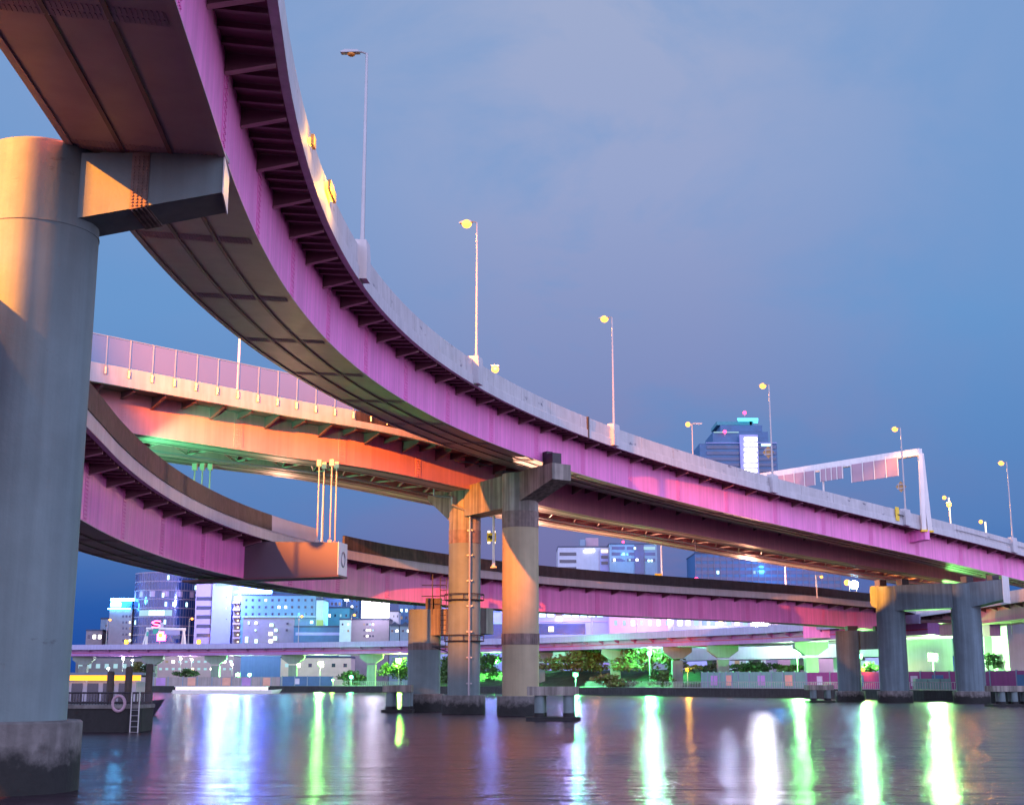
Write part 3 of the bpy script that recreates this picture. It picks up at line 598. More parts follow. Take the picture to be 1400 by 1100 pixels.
def hoop(c, t, r, th, n=20):
    m = MB(); 
    for k in range(n):
        a, b = 2 * pi * k / n, 2 * pi * (k + 1) / n
        m.tube((c[0] + t[0] * r * cos(a), c[1] + t[1] * r * cos(a), c[2] + r * 1.3 * sin(a)), (c[0] + t[0] * r * cos(b), c[1] + t[1] * r * cos(b), c[2] + r * 1.3 * sin(b)), th, n=5)
    return m
hoop(oq(-5.78, -.1, 11.7), tO, .42, .06).build('manhole', M['pole'], tH)
for o, a in ((-3.9, -.75), (-3.9, .45), (-4.9, -.75), (-4.9, .45)):
    q = oq(o, a, 12.9); m = MB(); m.tube(q, (q[0], q[1], 19.15), .055, n=8); m.box((q[0], q[1], 19.0), (.35, .35, .5)); m.box((q[0], q[1], 13.0), (.3, .3, .3)); m.build('hanger_rod', M['beige_steel'], tH)
kO2 = CC.near(-20.0, 86); p2 = CC.pt(kO2, 9.2, 0)
tH2 = world_thing('hanger_rods', 'far group of pale hanger rods under the green lit viaduct', 'hanger rods', (-24.6, 105, 12))
for dx in (-.6, 0, .6):
    q = P(276, 660, 102); m = MB(); m.tube((q[0] + dx, q[1], 13), (q[0] + dx, q[1], 19.3), .06); m.box((q[0] + dx, q[1], 19.1), (.35, .35, .6)); m.build('rod', M['beige_steel'], tH2)

# piers of the far expressway
proto = None
tdk = ['slim pale Y headed pier carrying the far expressway', ]
dp = [(120, 377), (220, 372), (314, 366), (408, 357), (512, 345), (640, 325), (741, 309), (826, 290), (920, 271), (1000, 257), (1104, 234)]
lab = ['far expressway pier beside the left pier, above the orange lit boat', 'far expressway pier under the white sign gantry', 'green lit Y headed pier under the blue lit slab building', 'green lit Y headed pier under the hotel block', 'green lit Y headed pier under the white billboard',
       'far expressway pier between the twin river columns', 'green tinted expressway pier right of the twin column pier', 'far expressway pier behind the lit mound', 'blue grey expressway pier left of the teal hoarding', 'expressway pier behind the left part of the teal hoarding', 'expressway pier at the right end of the teal hoarding']
for (px, Y), lb in zip(dp, lab):
    x = P(px, 900, Y)[0]
    k = CD.near(x, Y); 
    if proto is None:
        proto = thing('viaduct_pier', lb, 'viaduct pier', (0, 0, 0), 0, 'piers of the far expressway')
        m = MB(); m.box((0, 0, 2.6), (2.1, 2.0, 5.3)); m.build('column', M['d_pier'], proto)
        m = MB(); pr = [(-1.06, 5.6), (1.06, 5.6), (2.9, 6.9), (2.9, 7.9), (-2.9, 7.9), (-2.9, 6.9)]; m.prism([(a, -1.1, b) for a, b in pr], [(a, 1.1, b) for a, b in pr])
        m.v = [(x_, y_, z_) for x_, y_, z_ in m.v]; m.f = [f[::-1] for f in m.f]; m.build('cap', M['d_pier'], proto)
        proto.location = (*CD.pt(k, 4.0, 0)[:2], 1.5)
    else: dup(proto, (*CD.pt(k, 4.0, 0)[:2], 1.5), 0, lb)
# second concrete viaduct line behind it, on square columns, seen green on the right
tV = world_thing('concrete_viaduct', 'pale green lit concrete viaduct on square columns behind the violet expressway, right half', 'viaduct', (60, 270, 0))
CV = Curve([dpt(730, 345, 0), dpt(860, 318, 0), dpt(1000, 288, 0), dpt(1120, 262, 0), dpt(1240, 240, 0), dpt(1420, 210, 0), dpt(1560, 190, 0)], 5)
m = MB(); CV.sweep(m, rect(0, 9, 7.2, 9.8)); m.build('beam', M['b_white'], tV)
for k in np.arange(4, CV.L - 3, 13.5):
    m = MB(); q = CV.pt(k, 4, 0); m.box((q[0], q[1], 4.35), (1.9, 1.9, 5.68), .5); m.build('column', M['b_white'], tV)
for (px0, px1, yt, Y, lb) in ((1232, 1300, 862, 226, 'green lit concrete abutment block between the portal columns'), (1345, 1368, 868, 215, 'narrow green lit concrete pillar right of the portal pier'), (1376, 1440, 850, 208, 'wide green lit concrete abutment at the right edge')):
    t = world_thing('abutment', lb, 'abutment', (*P((px0 + px1) / 2, 918, Y)[:2], 1.5))
    m = MB(); a, b = P(px0, yt, Y), P(px1, yt, Y); m.span(a[0], b[0], Y, Y + 7, 1.5, a[2]); m.build('wall', M['b_white'], t)
    m = MB(); m.span(a[0] - .15, b[0] + .15, Y - .15, Y + 7.1, a[2] + .004, a[2] + .5); m.build('coping', M['b_grey'], t)

# ------------------------------------------------------------------ street lamps
def make_lamp(label, lit=True, H=10.0, arm=1.1, mtp='pole', group='street lamps on the top ramp', power=7000):
    t = thing('street_lamp', label, 'street lamp', (0, 0, 0), 0, group)
    m = MB(); m.lathe((0, 0), [(.13, 0), (.11, .5), (.10, 2), (.065, H)], 10); m.build('pole', M[mtp], t, True)
    m = MB(); m.path([(0, 0, H - .02), (.25, 0, H + .08), (arm * .5, 0, H + .1)], .05, 8); m.build('bracket_arm', M[mtp], t)
    m = MB()
    pr = [(.35, .0), (.45, .13), (arm, .16), (arm + .25, .04), (arm + .2, .0)]
    m.prism([(a, -.17, H + .03 + b) for a, b in pr], [(a, .17, H + .03 + b) for a, b in pr]); m.f = [f[::-1] for f in m.f]; m.build('lamp_head', M[mtp], t)
    m = MB(); m.ball((arm * .72, 0, H - .04), .36 if lit else .2, 14, 9, .85 if lit else .5); m.build('bulb', M['sodium'] if lit else M['orange'], t, True)
    return t
lampA = make_lamp('tall street lamp on the top ramp, head dark and unlit', False)
def on(c, k, o, h): p, t_, n_ = c.at(k); return tuple(c.pt(k, o, h)), math.atan2(n_[1], n_[0])
q, rz = on(CA, kA[0], -.08, 1.95); lampA.location = q; lampA.rotation_euler = (0, 0, rz)
litA = make_lamp('lit street lamp on the top ramp nearest the unlit one')
dsc = [None, 'lit street lamp on the top ramp right after the expansion joint', 'lit street lamp beside the far blue tower, diamond sign on its pole', 'lit street lamp on the top ramp just right of the sign gantry leg', 'lit street lamp on the top ramp at the right edge']
for i, k in enumerate(kA[1:]):
    q, rz = on(CA, k, -.08, 1.95)
    if i == 0: litA.location = q; litA.rotation_euler = (0, 0, rz); r_ = litA
    else: r_ = dup(litA, q, rz, dsc[i])
    p_ = CA.pt(k, .85, 11.6); lamp('lamp_light', p_, 5000, SOD, .35, None, 128, (p_[0], p_[1] + .01, 0))
# lamps standing on the inner side of the top ramp, shorter in view
for px, py, kk, lb in ((677, 505, CA.near(2, 104), 'lit lamp low behind the white parapet right of the first lit lamp'), (1297, 690, CA.near(57, 167.5), 'bright lamp behind the parapet between the gantry and the right edge')):
    t = thing('road_lamp', lb, 'road lamp', tuple(CA.pt(kk, 6.9, .36)), 0)
    loc = CA.pt(kk, 6.9, .36); 
    Yh = loc[1]; zh = P(px, py, Yh)[2] - loc[2]; xh = P(px, py, Yh)[0] - loc[0]
    m = MB(); m.tube((xh, 0, 0), (xh, 0, zh), .07); m.build('pole', M['pole'], t)
    m = MB(); m.box((xh, .05, zh + .3), (.6, .4, .12)); m.build('hood', M['pole'], t)
    m = MB(); m.ball((xh, -.1, zh), .32, 14, 8); m.build('bulb', M['sodium'], t, True)
    lamp('lamp_light', (loc[0] + xh, loc[1] - .9, loc[2] + zh), 2500, SOD, .3)
# lamps of the lower ramp (two of them stand to the left of the picture and light the left pier)
lampC = make_lamp('lit street lamp on the lower ramp at the left of the big pier', True, 9.5, 1.2, 'pole', 'street lamps on the lower ramp')
for i, (y, lb) in enumerate(((28, None), (60, 'lit street lamp on the lower ramp hidden behind the left pier'))):
    k = CC.near(np.interp(y, [12, 56], [-12.3, -18]), y); q, rz = on(CC, k, 7.9, 1.35)
    if i == 0: lampC.location = q; lampC.rotation_euler = (0, 0, rz + pi)
    else: dup(lampC, q, rz + pi, lb)
    pl_ = CC.pt(k, 6.6, 10.4); lamp('lamp_light', pl_, 6000, SOD, .2, None, 128, (pl_[0], pl_[1] + .01, 0))

# twin head light mast on the left bank, out of the picture: the sodium light that rakes the piers and the viaduct
tm = thing('light_mast', 'tall lattice light mast with two sodium floodlights on the left bank', 'light mast', (-39, 12, 0))
m = MB(); m.lathe((0, 0), [(.55, -2), (.45, 4), (.22, 36.5)], 12); m.build('mast', M['pole'], tm, True)
m = MB(); m.box((0, 0, 36.2), (3.2, .3, .3)); m.build('crossarm', M['pole'], tm)
for dx, tgt, pw, cone in ((1.3, (-10, 102, 24.5), 1900000, 20), (-1.3, (-13.4, 35, 15), 760000, 34)):
    m = MB(); m.box((dx, .1, 36.6), (1.1, .7, .8)); m.build('floodlight_head', M['dark'], tm); m = MB(); m.ball((dx, .75, 36.6), .3); m.build('lens', M['sodium'], tm, True)
    lamp('mast_light', (-39 + dx * 1.2, 13.6, 36.8), pw, (1, .25, .008), .25, None, cone, tgt)
# poles on the lower ramp, seen against the sky
for px, y0, y1, Y, lb, mt in ((440, 748, 650, 118, 'pink lit pole on the lower ramp left of the hanger rods', 'pole'), (675, 690, 560, 128, 'pale pole behind the pier, carrying the yellow lane sign', 'pole'), (905, 790, 740, 168, 'pale pole on the lower ramp with a yellow box at its foot', 'pole'), (1075, 804, 772, 180, 'thin pink lit pole on the lower ramp before the blue glass block', 'pole')):
    k = CC.near(P(px, y0, Y)[0], Y); b_ = CC.pt(k, 4, .36); q = P(px, y1, b_[1]); x = P(px, y0, b_[1])[0]
    t = world_thing('lamp_pole', lb, 'pole', (x, b_[1], b_[2]))
    m = MB(); m.lathe((x, b_[1]), [(.2, b_[2]), (.13, b_[2] + .8), (.09, q[2])], 10); m.build('pole', M['white'], t, True)
    m = MB(); m.box((x, b_[1], b_[2] + .08), (.6, .6, .16)); m.build('base_plate', M['pole'], t)
p4 = P(672, 734, CC.pt(CC.near(-4, 136), 4, 0)[1] - .3)
t = world_thing('lane_sign', 'yellow vehicle sign with black symbol hanging on a pale pole between the pier columns', 'road sign', tuple(p4))
m = MB(); m.box(p4, (.95, .08, .9)); m.build('sign_plate', M['yellow'], t)
m = MB(); m.box(p4 + [-.12, -.06, .05], (.42, .03, .26)); m.box(p4 + [-.05, -.06, -.14], (.2, .03, .14)); m.box(p4 + [.22, -.06, -.1], (.14, .03, .14)); m.build('symbol', M['black'], t)
m = MB()
for dx in (-.27, .27): m.box(p4 + [dx, .0, .56], (.26, .1, .2)); m.box(p4 + [dx, 0, -.56], (.26, .1, .2))
m.build('flasher', M['lit_warm'], t)
for px, py, Y, lb in ((900, 788, 165, 'yellow roadside box at the foot of a pale pole on the lower ramp'), (1168, 812, 190, 'yellow roadside board under the white lamp on the lower ramp')):
    k = CC.near(P(px, py, Y)[0], Y); q = P(px, py, CC.pt(k, .8, 0)[1]); t = world_thing('marker_board', lb, 'marker board', tuple(q))
    m = MB(); m.box(q, (.85, .2, .75)); m.build('board', M['yellow'], t); m = MB(); m.tube(q - [0, 0, 1.2], q, .05); m.build('post', M['pole'], t)
for px, py, col, mt, lb in ((1158, 796, SOD, 'sodium', 'orange street lamp at the right end of the lower ramp'), (1168, 799, (.8, 1, .95), 'cyan_lens', 'white green round lamp right of the orange one on the lower ramp')):
    k = CC.near(47, 188); Y = CC.pt(k, 3.5, 0)[1]; q = P(px, py, Y)
    t = world_thing('road_lamp', lb, 'road lamp', (q[0], Y, 13.6)); m = MB(); m.tube((q[0] + .3, Y, 13.6), (q[0] + .3, Y, q[2] + .3), .06); m.build('pole', M['pole'], t)
    m = MB(); m.ball(q, .42 if mt == 'sodium' else .6, 12, 8); m.build('bulb', M[mt], t, True)
    pass
q = P(1121, 789, 175.5); t = world_thing('street_lamp', 'small lamp on the lower ramp before the end of the blue glass block', 'street lamp', (q[0] - .5, 175.5, 13.6)); m = MB(); m.tube((q[0] - .5, 175.5, 13.4), (q[0] - .5, 175.5, q[2] + .2), .09); m.build('pole', M['white'], t); m = MB(); m.box((q[0] - .1, 175.5, q[2] + .25), (1.0, .3, .14)); m.build('lamp_head', M['white'], t); m = MB(); m.ball(q + [.2, 0, .08], .2); m.build('bulb', M['sodium'], t, True)
lamp('lamp_light', q + np.array([.3, -.9, .0]), 26000, (1, .28, .01), .08, None, 34, (50.6, 180.2, 14.0))
q = P(945, 580, 158); t = world_thing('street_lamp', 'twin headed lamp behind the top ramp left of the far blue tower', 'street lamp', (q[0], 158, 20)); m = MB(); m.tube((q[0] + .1, 158, 18), (q[0] + .1, 158, q[2] + .1), .08); m.build('pole', M['pole'], t)
m = MB(); m.box((q[0] + .75, 158, q[2] + .1), (1.1, .3, .14)); m.build('lamp_head', M['pole'], t); m = MB(); m.ball((q[0] - .4, 158, q[2]), .30); m.build('bulb', M['sodium'], t, True)
for px, y0, y1, lb in ((1293, 712, 680, 'thin lit post with small lamp left of the bright lamp behind the parapet'), (1343, 722, 713, 'small short lamp peeping over the parapet near the right edge')):
    k = CA.near(P(px, y0, 172)[0], 170); Y = CA.pt(k, 7, 0)[1] + 3; q = P(px, y1, Y)
    t = world_thing('road_lamp', lb, 'road lamp', (q[0], Y, 18)); m = MB(); m.tube((q[0] + .4, Y, 17.5), (q[0] + .4, Y, q[2]), .10); m.build('pole', M['lit_warm'], t); m = MB(); m.ball((q[0] - .2, Y, q[2]), .26); m.build('bulb', M['sodium'], t, True)  # the poles glow too: lamp light on them is put into the material
q = P(327, 480, 100); t = world_thing('lamp_pole', 'pale pole standing on the viaduct behind the clear noise fence', 'pole', (q[0], 100, 22)); m = MB(); m.lathe((q[0], 100), [(.12, 22.3), (.08, q[2] + 3)], 8); m.build('pole', M['white'], t); m = MB(); m.box((q[0], 100, 22.5), (.5, .5, .2)); m.build('base_plate', M['pole'], t)
# diamond signs seen from behind on the lamp poles, amber glow patches on the parapet
for i, (k, py, lb) in enumerate(((kA[3], 618, 'yellow diamond sign on the lamp pole before the far tower'), (kA[4], 665, 'yellow diamond sign on the lamp pole right of the gantry'))):
    p_, t_, n_ = CA.at(k); b_ = CA.pt(k, .35, 0); z = zat(py, b_[1]); t = thing('diamond_sign', lb, 'road sign', (b_[0], b_[1], z), -.35)
    m = MB(); m.prism([(-.62, -.04, 0), (0, -.04, -.7), (.62, -.04, 0), (0, -.04, .7)], [(-.62, .04, 0), (0, .04, -.7), (.62, .04, 0), (0, .04, .7)]); m.build('sign_plate', M['sign_back'], t)
    m = MB(); m.box((0, -.1, .25), (.9, .08, .1)); m.box((0, -.1, -.25), (.9, .08, .1)); m.box((-.25, -.1, 0), (.08, .08, .8)); m.build('stiffener', M['pole'], t)
for k, hh, lb in ((CA.near(-7.5, 52.5), 1.75, 'amber glow patch on the white parapet below the unlit street lamp'), (CA.near(-7.35, 44.6), 1.45, 'small amber glow patch on the white parapet, higher up the ramp')):
    q = CA.pt(k, -.12, hh - .5); t = world_thing('glow_patch', lb, 'glow patch', tuple(q)); m = MB(); m.box(q + [.05, 0, 0], (.12, 1.7 if hh > 1.6 else .5, .4)); m.build('housing', M['sign_back'], t); m = MB(); m.box(q - [.04, 0, 0], (.10, 1.5 if hh > 1.6 else .4, .3 if hh > 1.6 else .16)); m.build('lens', M['amber'], t, True)  # glowing box stands in for an orange light patch on the parapet
    lamp('glow_splash', q - np.array([-.55, .2, 0]), 500 if hh > 1.6 else 90, (1, .45, .03), .15)  # added light that splashes amber around the patch
k = CA.near(45.8, 158.3); t = world_thing('marker_board', 'yellow marker board on the white parapet left of the gantry leg', 'marker board', tuple(CA.pt(k, -.1, 0)))
m = MB(); CA.sweep(m, rect(-.14, -.08, .3, 1.95), k - .35, k + .35); m.build('board', M['yellow'], t); m = MB(); CA.sweep(m, rect(-.2, -.145, 1.0, 1.12), k, k + 1.4); m.build('clip', M['dark'], t)

# ------------------------------------------------------------------ overhead sign gantry on the top ramp
kg = CA.near(49.6, 161.4); g0, gt, gn = CA.at(kg)
tG = world_thing('sign_gantry', 'white overhead sign gantry with tapered leg spanning the top ramp', 'sign gantry', tuple(g0))
def gq(o, a, z): return np.array([g0[0] + gn[0] * o + gt[0] * a, g0[1] + gn[1] * o + gt[1] * a, g0[2] + z])
ztop = zat(617, g0[1]) - g0[2]
gl = P(1030, 652, 170)      # far end of the boom
a0 = gq(-.35, 0, ztop); a1 = np.array([P(1000, 655, 182)[0], 182.0, P(1000, 657, 182)[2]])
d_ = a1 - a0; s_ = np.array([0, 0, .55])
m = MB(); w_ = np.array([.3, .25, 0])
m.hexa([a0 - w_ - s_, a0 + w_ - s_, a1 + w_ - s_, a1 - w_ - s_], [a0 - w_ + s_ * .6, a0 + w_ + s_ * .6, a1 + w_ + s_ * .6, a1 - w_ + s_ * .6]); m.build('boom', M['white'], tG)
m = MB()
for da, sp in ((-.05, -.35), (.05, .85)):
    b_ = gq(-.35, sp, -.1); tq = gq(-.35, sp * .25, ztop - .3)
    m.hexa([b_ + [-.28, -.28, 0], b_ + [.28, -.28, 0], b_ + [.28, .28, 0], b_ + [-.28, .28, 0]], [tq + [-.22, -.22, 0], tq + [.22, -.22, 0], tq + [.22, .22, 0], tq + [-.22, .22, 0]])
m.build('leg', M['white'], tG)
m = MB(); m.box(gq(-.35, -.35, -.22), (.75, .75, .24)); m.box(gq(-.35, .9, -.22), (.75, .75, .24)); m.build('foot_bracket', M['yellow'], tG)
m = MB(); kq = CA.near(48.4, 160.6); bracket_mb(CA, kg, 1.9, -.6, 1.5, 1.1, .9, -.1, 1.2).build('corbel', M['mauve'], tG)
for f0, f1, hh in ((.10, .33, 2.3), (.375, .49, 1.6), (.52, .74, 1.9)):
    A_, B_ = a0 + d_ * f0, a0 + d_ * f1; off = np.array([-.25, -.3, 0]) * 1.6
    m = MB(); zt_ = -.45; A2, B2 = A_ + off, B_ + off
    m.hexa([A2 + [0, 0, zt_ - hh], A2 + [.08, .08, zt_ - hh], B2 + [.08, .08, zt_ - hh], B2 + [0, 0, zt_ - hh]], [A2 + [0, 0, zt_], A2 + [.08, .08, zt_], B2 + [.08, .08, zt_], B2 + [0, 0, zt_]]); sp_ = m.build('sign_board', M['b_pink'], tG)
    m = MB()
    for f in np.linspace(0, 1, 5):
        q = A2 + (B2 - A2) * f + np.array([-.05, -.06, 0]); m.tube(q + [0, 0, zt_ - hh - .05], q + [0, 0, zt_ + .3], .07, n=5)
    m.build('stiffener', M['white'], sp_, off=tG['_origin'])
m = MB(); q = a0 + d_ * .49; m.tube(q - [0, 0, 6.8], q - [0, 0, .2], .13); m.build('leg', M['white'], tG)

# street lamps, gantry and signs on the far expressway
lampD = None
for px, lb in ((108, 'orange lamp on the far expressway beside the left pier'), (166, 'orange lamp on the far expressway left of the round tower'), (268, 'orange lamp on the far expressway right of the white sign gantry'), (415, 'orange lamp on the far expressway before the hotel'), (485, 'orange lamp on the far expressway before the taupe block'), (812, 'lamp on the far expressway right of the twin columns'), (885, 'lamp on the far expressway farthest right')):
    Y = np.interp(px, [109, 400, 737, 1010], [378, 356, 310, 250]); k = CD.near(P(px, 880, Y)[0], Y); q = tuple(CD.pt(k, 1.0, .5)); hh = 6.0
    if lampD is None: lampD = make_lamp(lb, True, 7.5, 1.0, 'pole', 'street lamps on the far expressway'); lampD.location = q
    else: dup(lampD, q, 0, lb)
    q = CD.pt(k, 2.0, 7.2); lamp('lamp_light', q, 700, SOD, .3)
for px, lb in ((173, 'square amber beacon left of the white sign gantry on the far expressway'), (272, 'square amber beacon right of the white sign gantry on the far expressway')):
    q = P(px, 877, 370); t = world_thing('beacon', lb, 'beacon', tuple(q)); m = MB(); m.box(q, (1.1, .4, 1.2)); m.build('housing', M['yellow'], t); m = MB(); m.box(q + [0, -.25, 0], (.75, .1, .85)); m.build('lens', M['amber'], t); m = MB(); m.tube(q - [0, 0, 1.6], q, .12); m.build('post', M['pole'], t)
t = world_thing('sign_gantry', 'small white portal gantry with signs over the far expressway before the round tower', 'sign gantry', tuple(P(226, 885, 368)))
for px, w in ((199, .5), (253, .5)):
    a, b = P(px, 886, 368), P(px + (3 if px < 220 else -2), 859, 368); m = MB(); m.tube(a, b, .45, .3, 8); m.tube(a - [1.0, 0, 0], b, .25, .2, 8); m.build('leg', M['white'], t)
m = MB(); a, b = P(200, 859, 368), P(254, 860, 368); m.tube(a, b, .4, n=8); m.build('boom', M['white'], t)
for x0, x1, y0, y1, mt in ((209, 217, 858, 866, 'neon_teal'), (224, 246, 861, 867, 'b_lilac'), (236, 246, 868, 873, 'pane_blue'), (200, 203, 863, 869, 'neon_teal')):
    a, b = P(x0, y1, 366.5), P(x1, y0, 366.5); m = MB(); m.span(a[0], b[0], 366.4, 366.6, a[2], b[2]); m.build('sign_board', M[mt], t)
t = world_thing('neon_sign', 'red and yellow neon sign rising behind the white portal gantry', 'neon sign', tuple(P(216, 870, 380)))
m = MB(); q = P(214, 853, 380); m.box(q, (2.4, .5, 1.6)); m.build('backing', M['black'], t)
m = MB()
zz = [(1.2, .8), (-.2, .95), (-1.2, .5), (-.6, .05), (.7, -.1), (1.2, -.5), (.3, -.9), (-1.2, -.75)]
for (xa_, za_), (xb_, zb2) in zip(zz[:-1], zz[1:]): m.tube(q + [xa_, -.4, za_], q + [xb_, -.4, zb2], .15, n=5)
m.build('tube_letter', M['neon_red'], t)
m = MB(); q2_ = P(220, 868, 379); m.ball(q2_ - [0, .5, 0], .7); m.build('emblem', M['neon_yellow'], t); m = MB(); m.box(P(220.5, 869, 379) + [0, .1, 0], (2.4, .3, 2.6)); m.build('panel', M['neon_red'], t); m = MB(); m.box(P(221, 855, 379), (.9, .3, 1.8)); m.build('panel', M['poster_c'], t); m = MB(); m.tube(P(218, 885, 380), P(218, 852, 380), .2); m.build('post', M['pole'], t)

# ------------------------------------------------------------------ river furniture
def fender(px0, px1, yt, yb, Y, lb, legs=2):
    a, b = P(px0, yt, Y), P(px1, yb, Y); w = b[0] - a[0]; cx = (a[0] + b[0]) / 2; zt_ = a[2]
    t = world_thing('fender_dolphin', lb, 'fender', (cx, Y, 0)); t['group'] = 'concrete fender dolphins in the river'
    zb2 = zt_ - .62
    m = MB(); m.span(cx - w / 2, cx + w / 2, Y, Y + 2.6, zb2, zt_); m.build('cap_beam', M['conc_stained'], t)
    for f in np.linspace(-.28, .28, legs):
        for dy in (.5, 2.0):
            m = MB(); m.lathe((cx + f * w + dy * .12, Y + dy), [(.36, .45), (.36, zb2 - .002)], 16); lg = m.build('leg', M['conc'], t, True)
            m = MB(); m.lathe((cx + f * w + dy * .12, Y + dy), [(.39, .1), (.39, .55)], 16); m.build('weed_sleeve', M['plinth_wet'], lg, True, off=t['_origin'])
    m = MB(); m.span(cx - w / 2 - .1, cx + w / 2 + .1, Y - .1, Y + 2.7, -.6, .26); m.build('base_slab', M['plinth_wet'], t)
fender(721, 792, 938, 984, 97, 'concrete fender on stubby legs just right of the twin column pier')
fender(523, 562, 936, 972, 122, 'concrete fender on stubby legs left of the shorter grey pier')
fender(1105, 1141, 936, 958, 178, 'concrete fender on stubby legs left of the slim blue grey pier')
fender(1357, 1420, 937, 966, 150, 'concrete fender on stubby legs at the right edge', 3)
# pontoon with railing
YP = 76.0
tQ = world_thing('pontoon', 'dark floating pontoon with railing and rounded corner behind the left pier', 'pontoon', tuple(P(150, 985, YP)))
x1 = P(212, 970, YP + 3.6)[0]; x0 = x1 - 14; zd = P(160, 968, YP)[2]
def rr(x0, x1, y0, y1, r, n=6):
    pts = [(x0, y0)]
    pts += [(x1 - r + r * sin(a), y0 + r - r * cos(a)) for a in np.linspace(0, pi / 2, n)]
    pts += [(x1 - r + r * cos(a), y1 - r + r * sin(a)) for a in np.linspace(0, pi / 2, n)] + [(x0, y1)]
    return pts
pp = rr(x0, x1, YP, YP + 4, .9); m = MB(); m.prism([(x, y, -.5) for x, y in pp], [(x, y, zd) for x, y in pp]); m.build('hull', M['plinth_wet'], tQ)
m = MB(); pq = rr(x0, x1 + .08, YP - .08, YP + 4.08, .95); m.prism([(x, y, zd + .002) for x, y in pq], [(x, y, zd + .2) for x, y in pq]); m.build('deck', M['plinth'], tQ)
m = MB(); zr = zd + .84; line = rr(x0, x1 - .1, YP + .12, YP + 3.9, .8)
for z in (zd + .3, zr): m.path([(x, y, z) for x, y in line], .035, 5)
dens = []
for a, b in zip(line[:-1], line[1:]):
    L_ = math.hypot(b[0] - a[0], b[1] - a[1]); 
    for f in np.arange(0, L_, .17): dens.append((a[0] + (b[0] - a[0]) * f / L_, a[1] + (b[1] - a[1]) * f / L_))
for j, (x, y) in enumerate(dens): m.tube((x, y, zd + .2), (x, y, zr), .05 if j % 9 == 0 else .016, n=4)
m.build('railing', M['dark'], tQ)
m = MB()
for dx in (-.22, .22): m.path([(P(185, 980, YP)[0] + dx, YP - .15, -.4), (P(185, 980, YP)[0] + dx, YP - .15, zd + .9)], .035, 6)
for z in np.arange(0, zd + .2, .3): m.tube((P(185, 980, YP)[0] - .22, YP - .15, z), (P(185, 980, YP)[0] + .22, YP - .15, z), .025, n=5)
m.build('ladder', M['pole'], tQ)
cb = P(162, 961, YP - .1); m = MB()
for k in range(24):
    a, b = 2 * pi * k / 24, 2 * pi * (k + 1) / 24; m.tube((cb[0] + .34 * cos(a), YP - .06, cb[2] + .42 * sin(a)), (cb[0] + .34 * cos(b), YP - .06, cb[2] + .42 * sin(b)), .085, n=8)
o = m.build('lifebuoy', M['b_pink'], off=tuple(cb)); o.location = tuple(cb); tag(o, 'faded pink ring lifebuoy hanging on the pontoon railing', 'lifebuoy')
for i, (px, yt, lb) in enumerate(((152, 917, 'dark mooring pile of the pontoon, leftmost of three'), (177, 911, 'dark mooring pile of the pontoon, middle of three'), (205, 907, 'dark mooring pile at the right end of the pontoon, tallest of three'))):
    q = P(px, yt, YP + 4.6); m = MB(); m.lathe((0, 0), [(.21, -2), (.21, q[2] - .1), (.16, q[2])], 14); o = m.build('mooring_pile', M['timber'], None, True); o.location = (q[0], q[1], 0); tag(o, lb, 'mooring pile', 'mooring piles behind the pontoon')
# boats
YB = 112.0; a, b = P(60, 945, YB), P(196, 918, YB)
tb = world_thing('pleasure_boat', 'roofed pleasure boat with a row of orange lanterns moored behind the pontoon', 'boat', ((a[0] + b[0]) / 2, YB, 0))
m = MB(); xs = np.array([a[0] - 4, b[0] - 1.5, b[0] + 1.5]); 
m.prism([(xs[0], YB, .0), (xs[1], YB, .0), (xs[2] - .8, YB + 1.6, .0), (xs[1], YB + 3.2, .0), (xs[0], YB + 3.2, 0)], [(xs[0], YB - .2, .95), (xs[1], YB - .2, .95), (xs[2], YB + 1.6, 1.3), (xs[1], YB + 3.4, .95), (xs[0], YB + 3.4, .95)]); m.build('hull', M['car_dark'], tb)
zl0, zl1 = P(100, 930, YB)[2], P(100, 922.5, YB)[2]
m = MB(); m.span(xs[0] + .4, b[0] - .6, YB + .2, YB + 3.0, .96, zl0 - .1); m.build('cabin', M['b_white'], tb)
m = MB(); m.span(xs[0] + .2, b[0] - .2, YB - .1, YB + .1, zl0, zl1); m.build('lantern_row', M['boat_orange'], tb)
m = MB(); m.span(xs[0], b[0] + .1, YB - .2, YB + 3.5, zl1 + .01, zl1 + .22); m.build('roof', M['b_grey'], tb)
m = MB()
for x in np.arange(xs[0] + 1, b[0] - 1, 1.3): m.span(x, x + .9, YB + .16, YB + .199, 1.15, zl0 - .2)
m.build('window', M['pane'], tb)
YB = 300.0; a, b = P(236, 944, YB), P(384, 935, YB)
tb = world_thing('tour_boat', 'long low white tour boat with a bright lit window band out on the river', 'boat', ((a[0] + b[0]) / 2, YB, 0))
m = MB(); m.prism([(a[0], YB, -.1), (b[0] - 2, YB, -.1), (b[0] - .8, YB + 2, -.1), (b[0] - 2, YB + 4, -.1), (a[0], YB + 4, -.1)], [(a[0], YB - .2, .8), (b[0] - 2, YB - .2, .8), (b[0], YB + 2, 1.0), (b[0] - 2, YB + 4.2, .8), (a[0], YB + 4.2, .8)]); m.build('hull', M['white'], tb)
m = MB(); m.span(a[0] + .6, b[0] - 3.5, YB + .2, YB + 3.8, .805, 1.45); m.build('cabin', M['boat_white'], tb)
m = MB(); m.span(a[0] + .3, b[0] - 3.2, YB, YB + 4, 1.454, 1.6); m.build('roof', M['white'], tb)
for i in range(9): m = MB(); x = a[0] + 1.5 + i * (b[0] - a[0] - 6) / 8; m.span(x, x + .15, YB + .13, YB + .198, .81, 1.45); m.build('window_post', M['white'], tb)

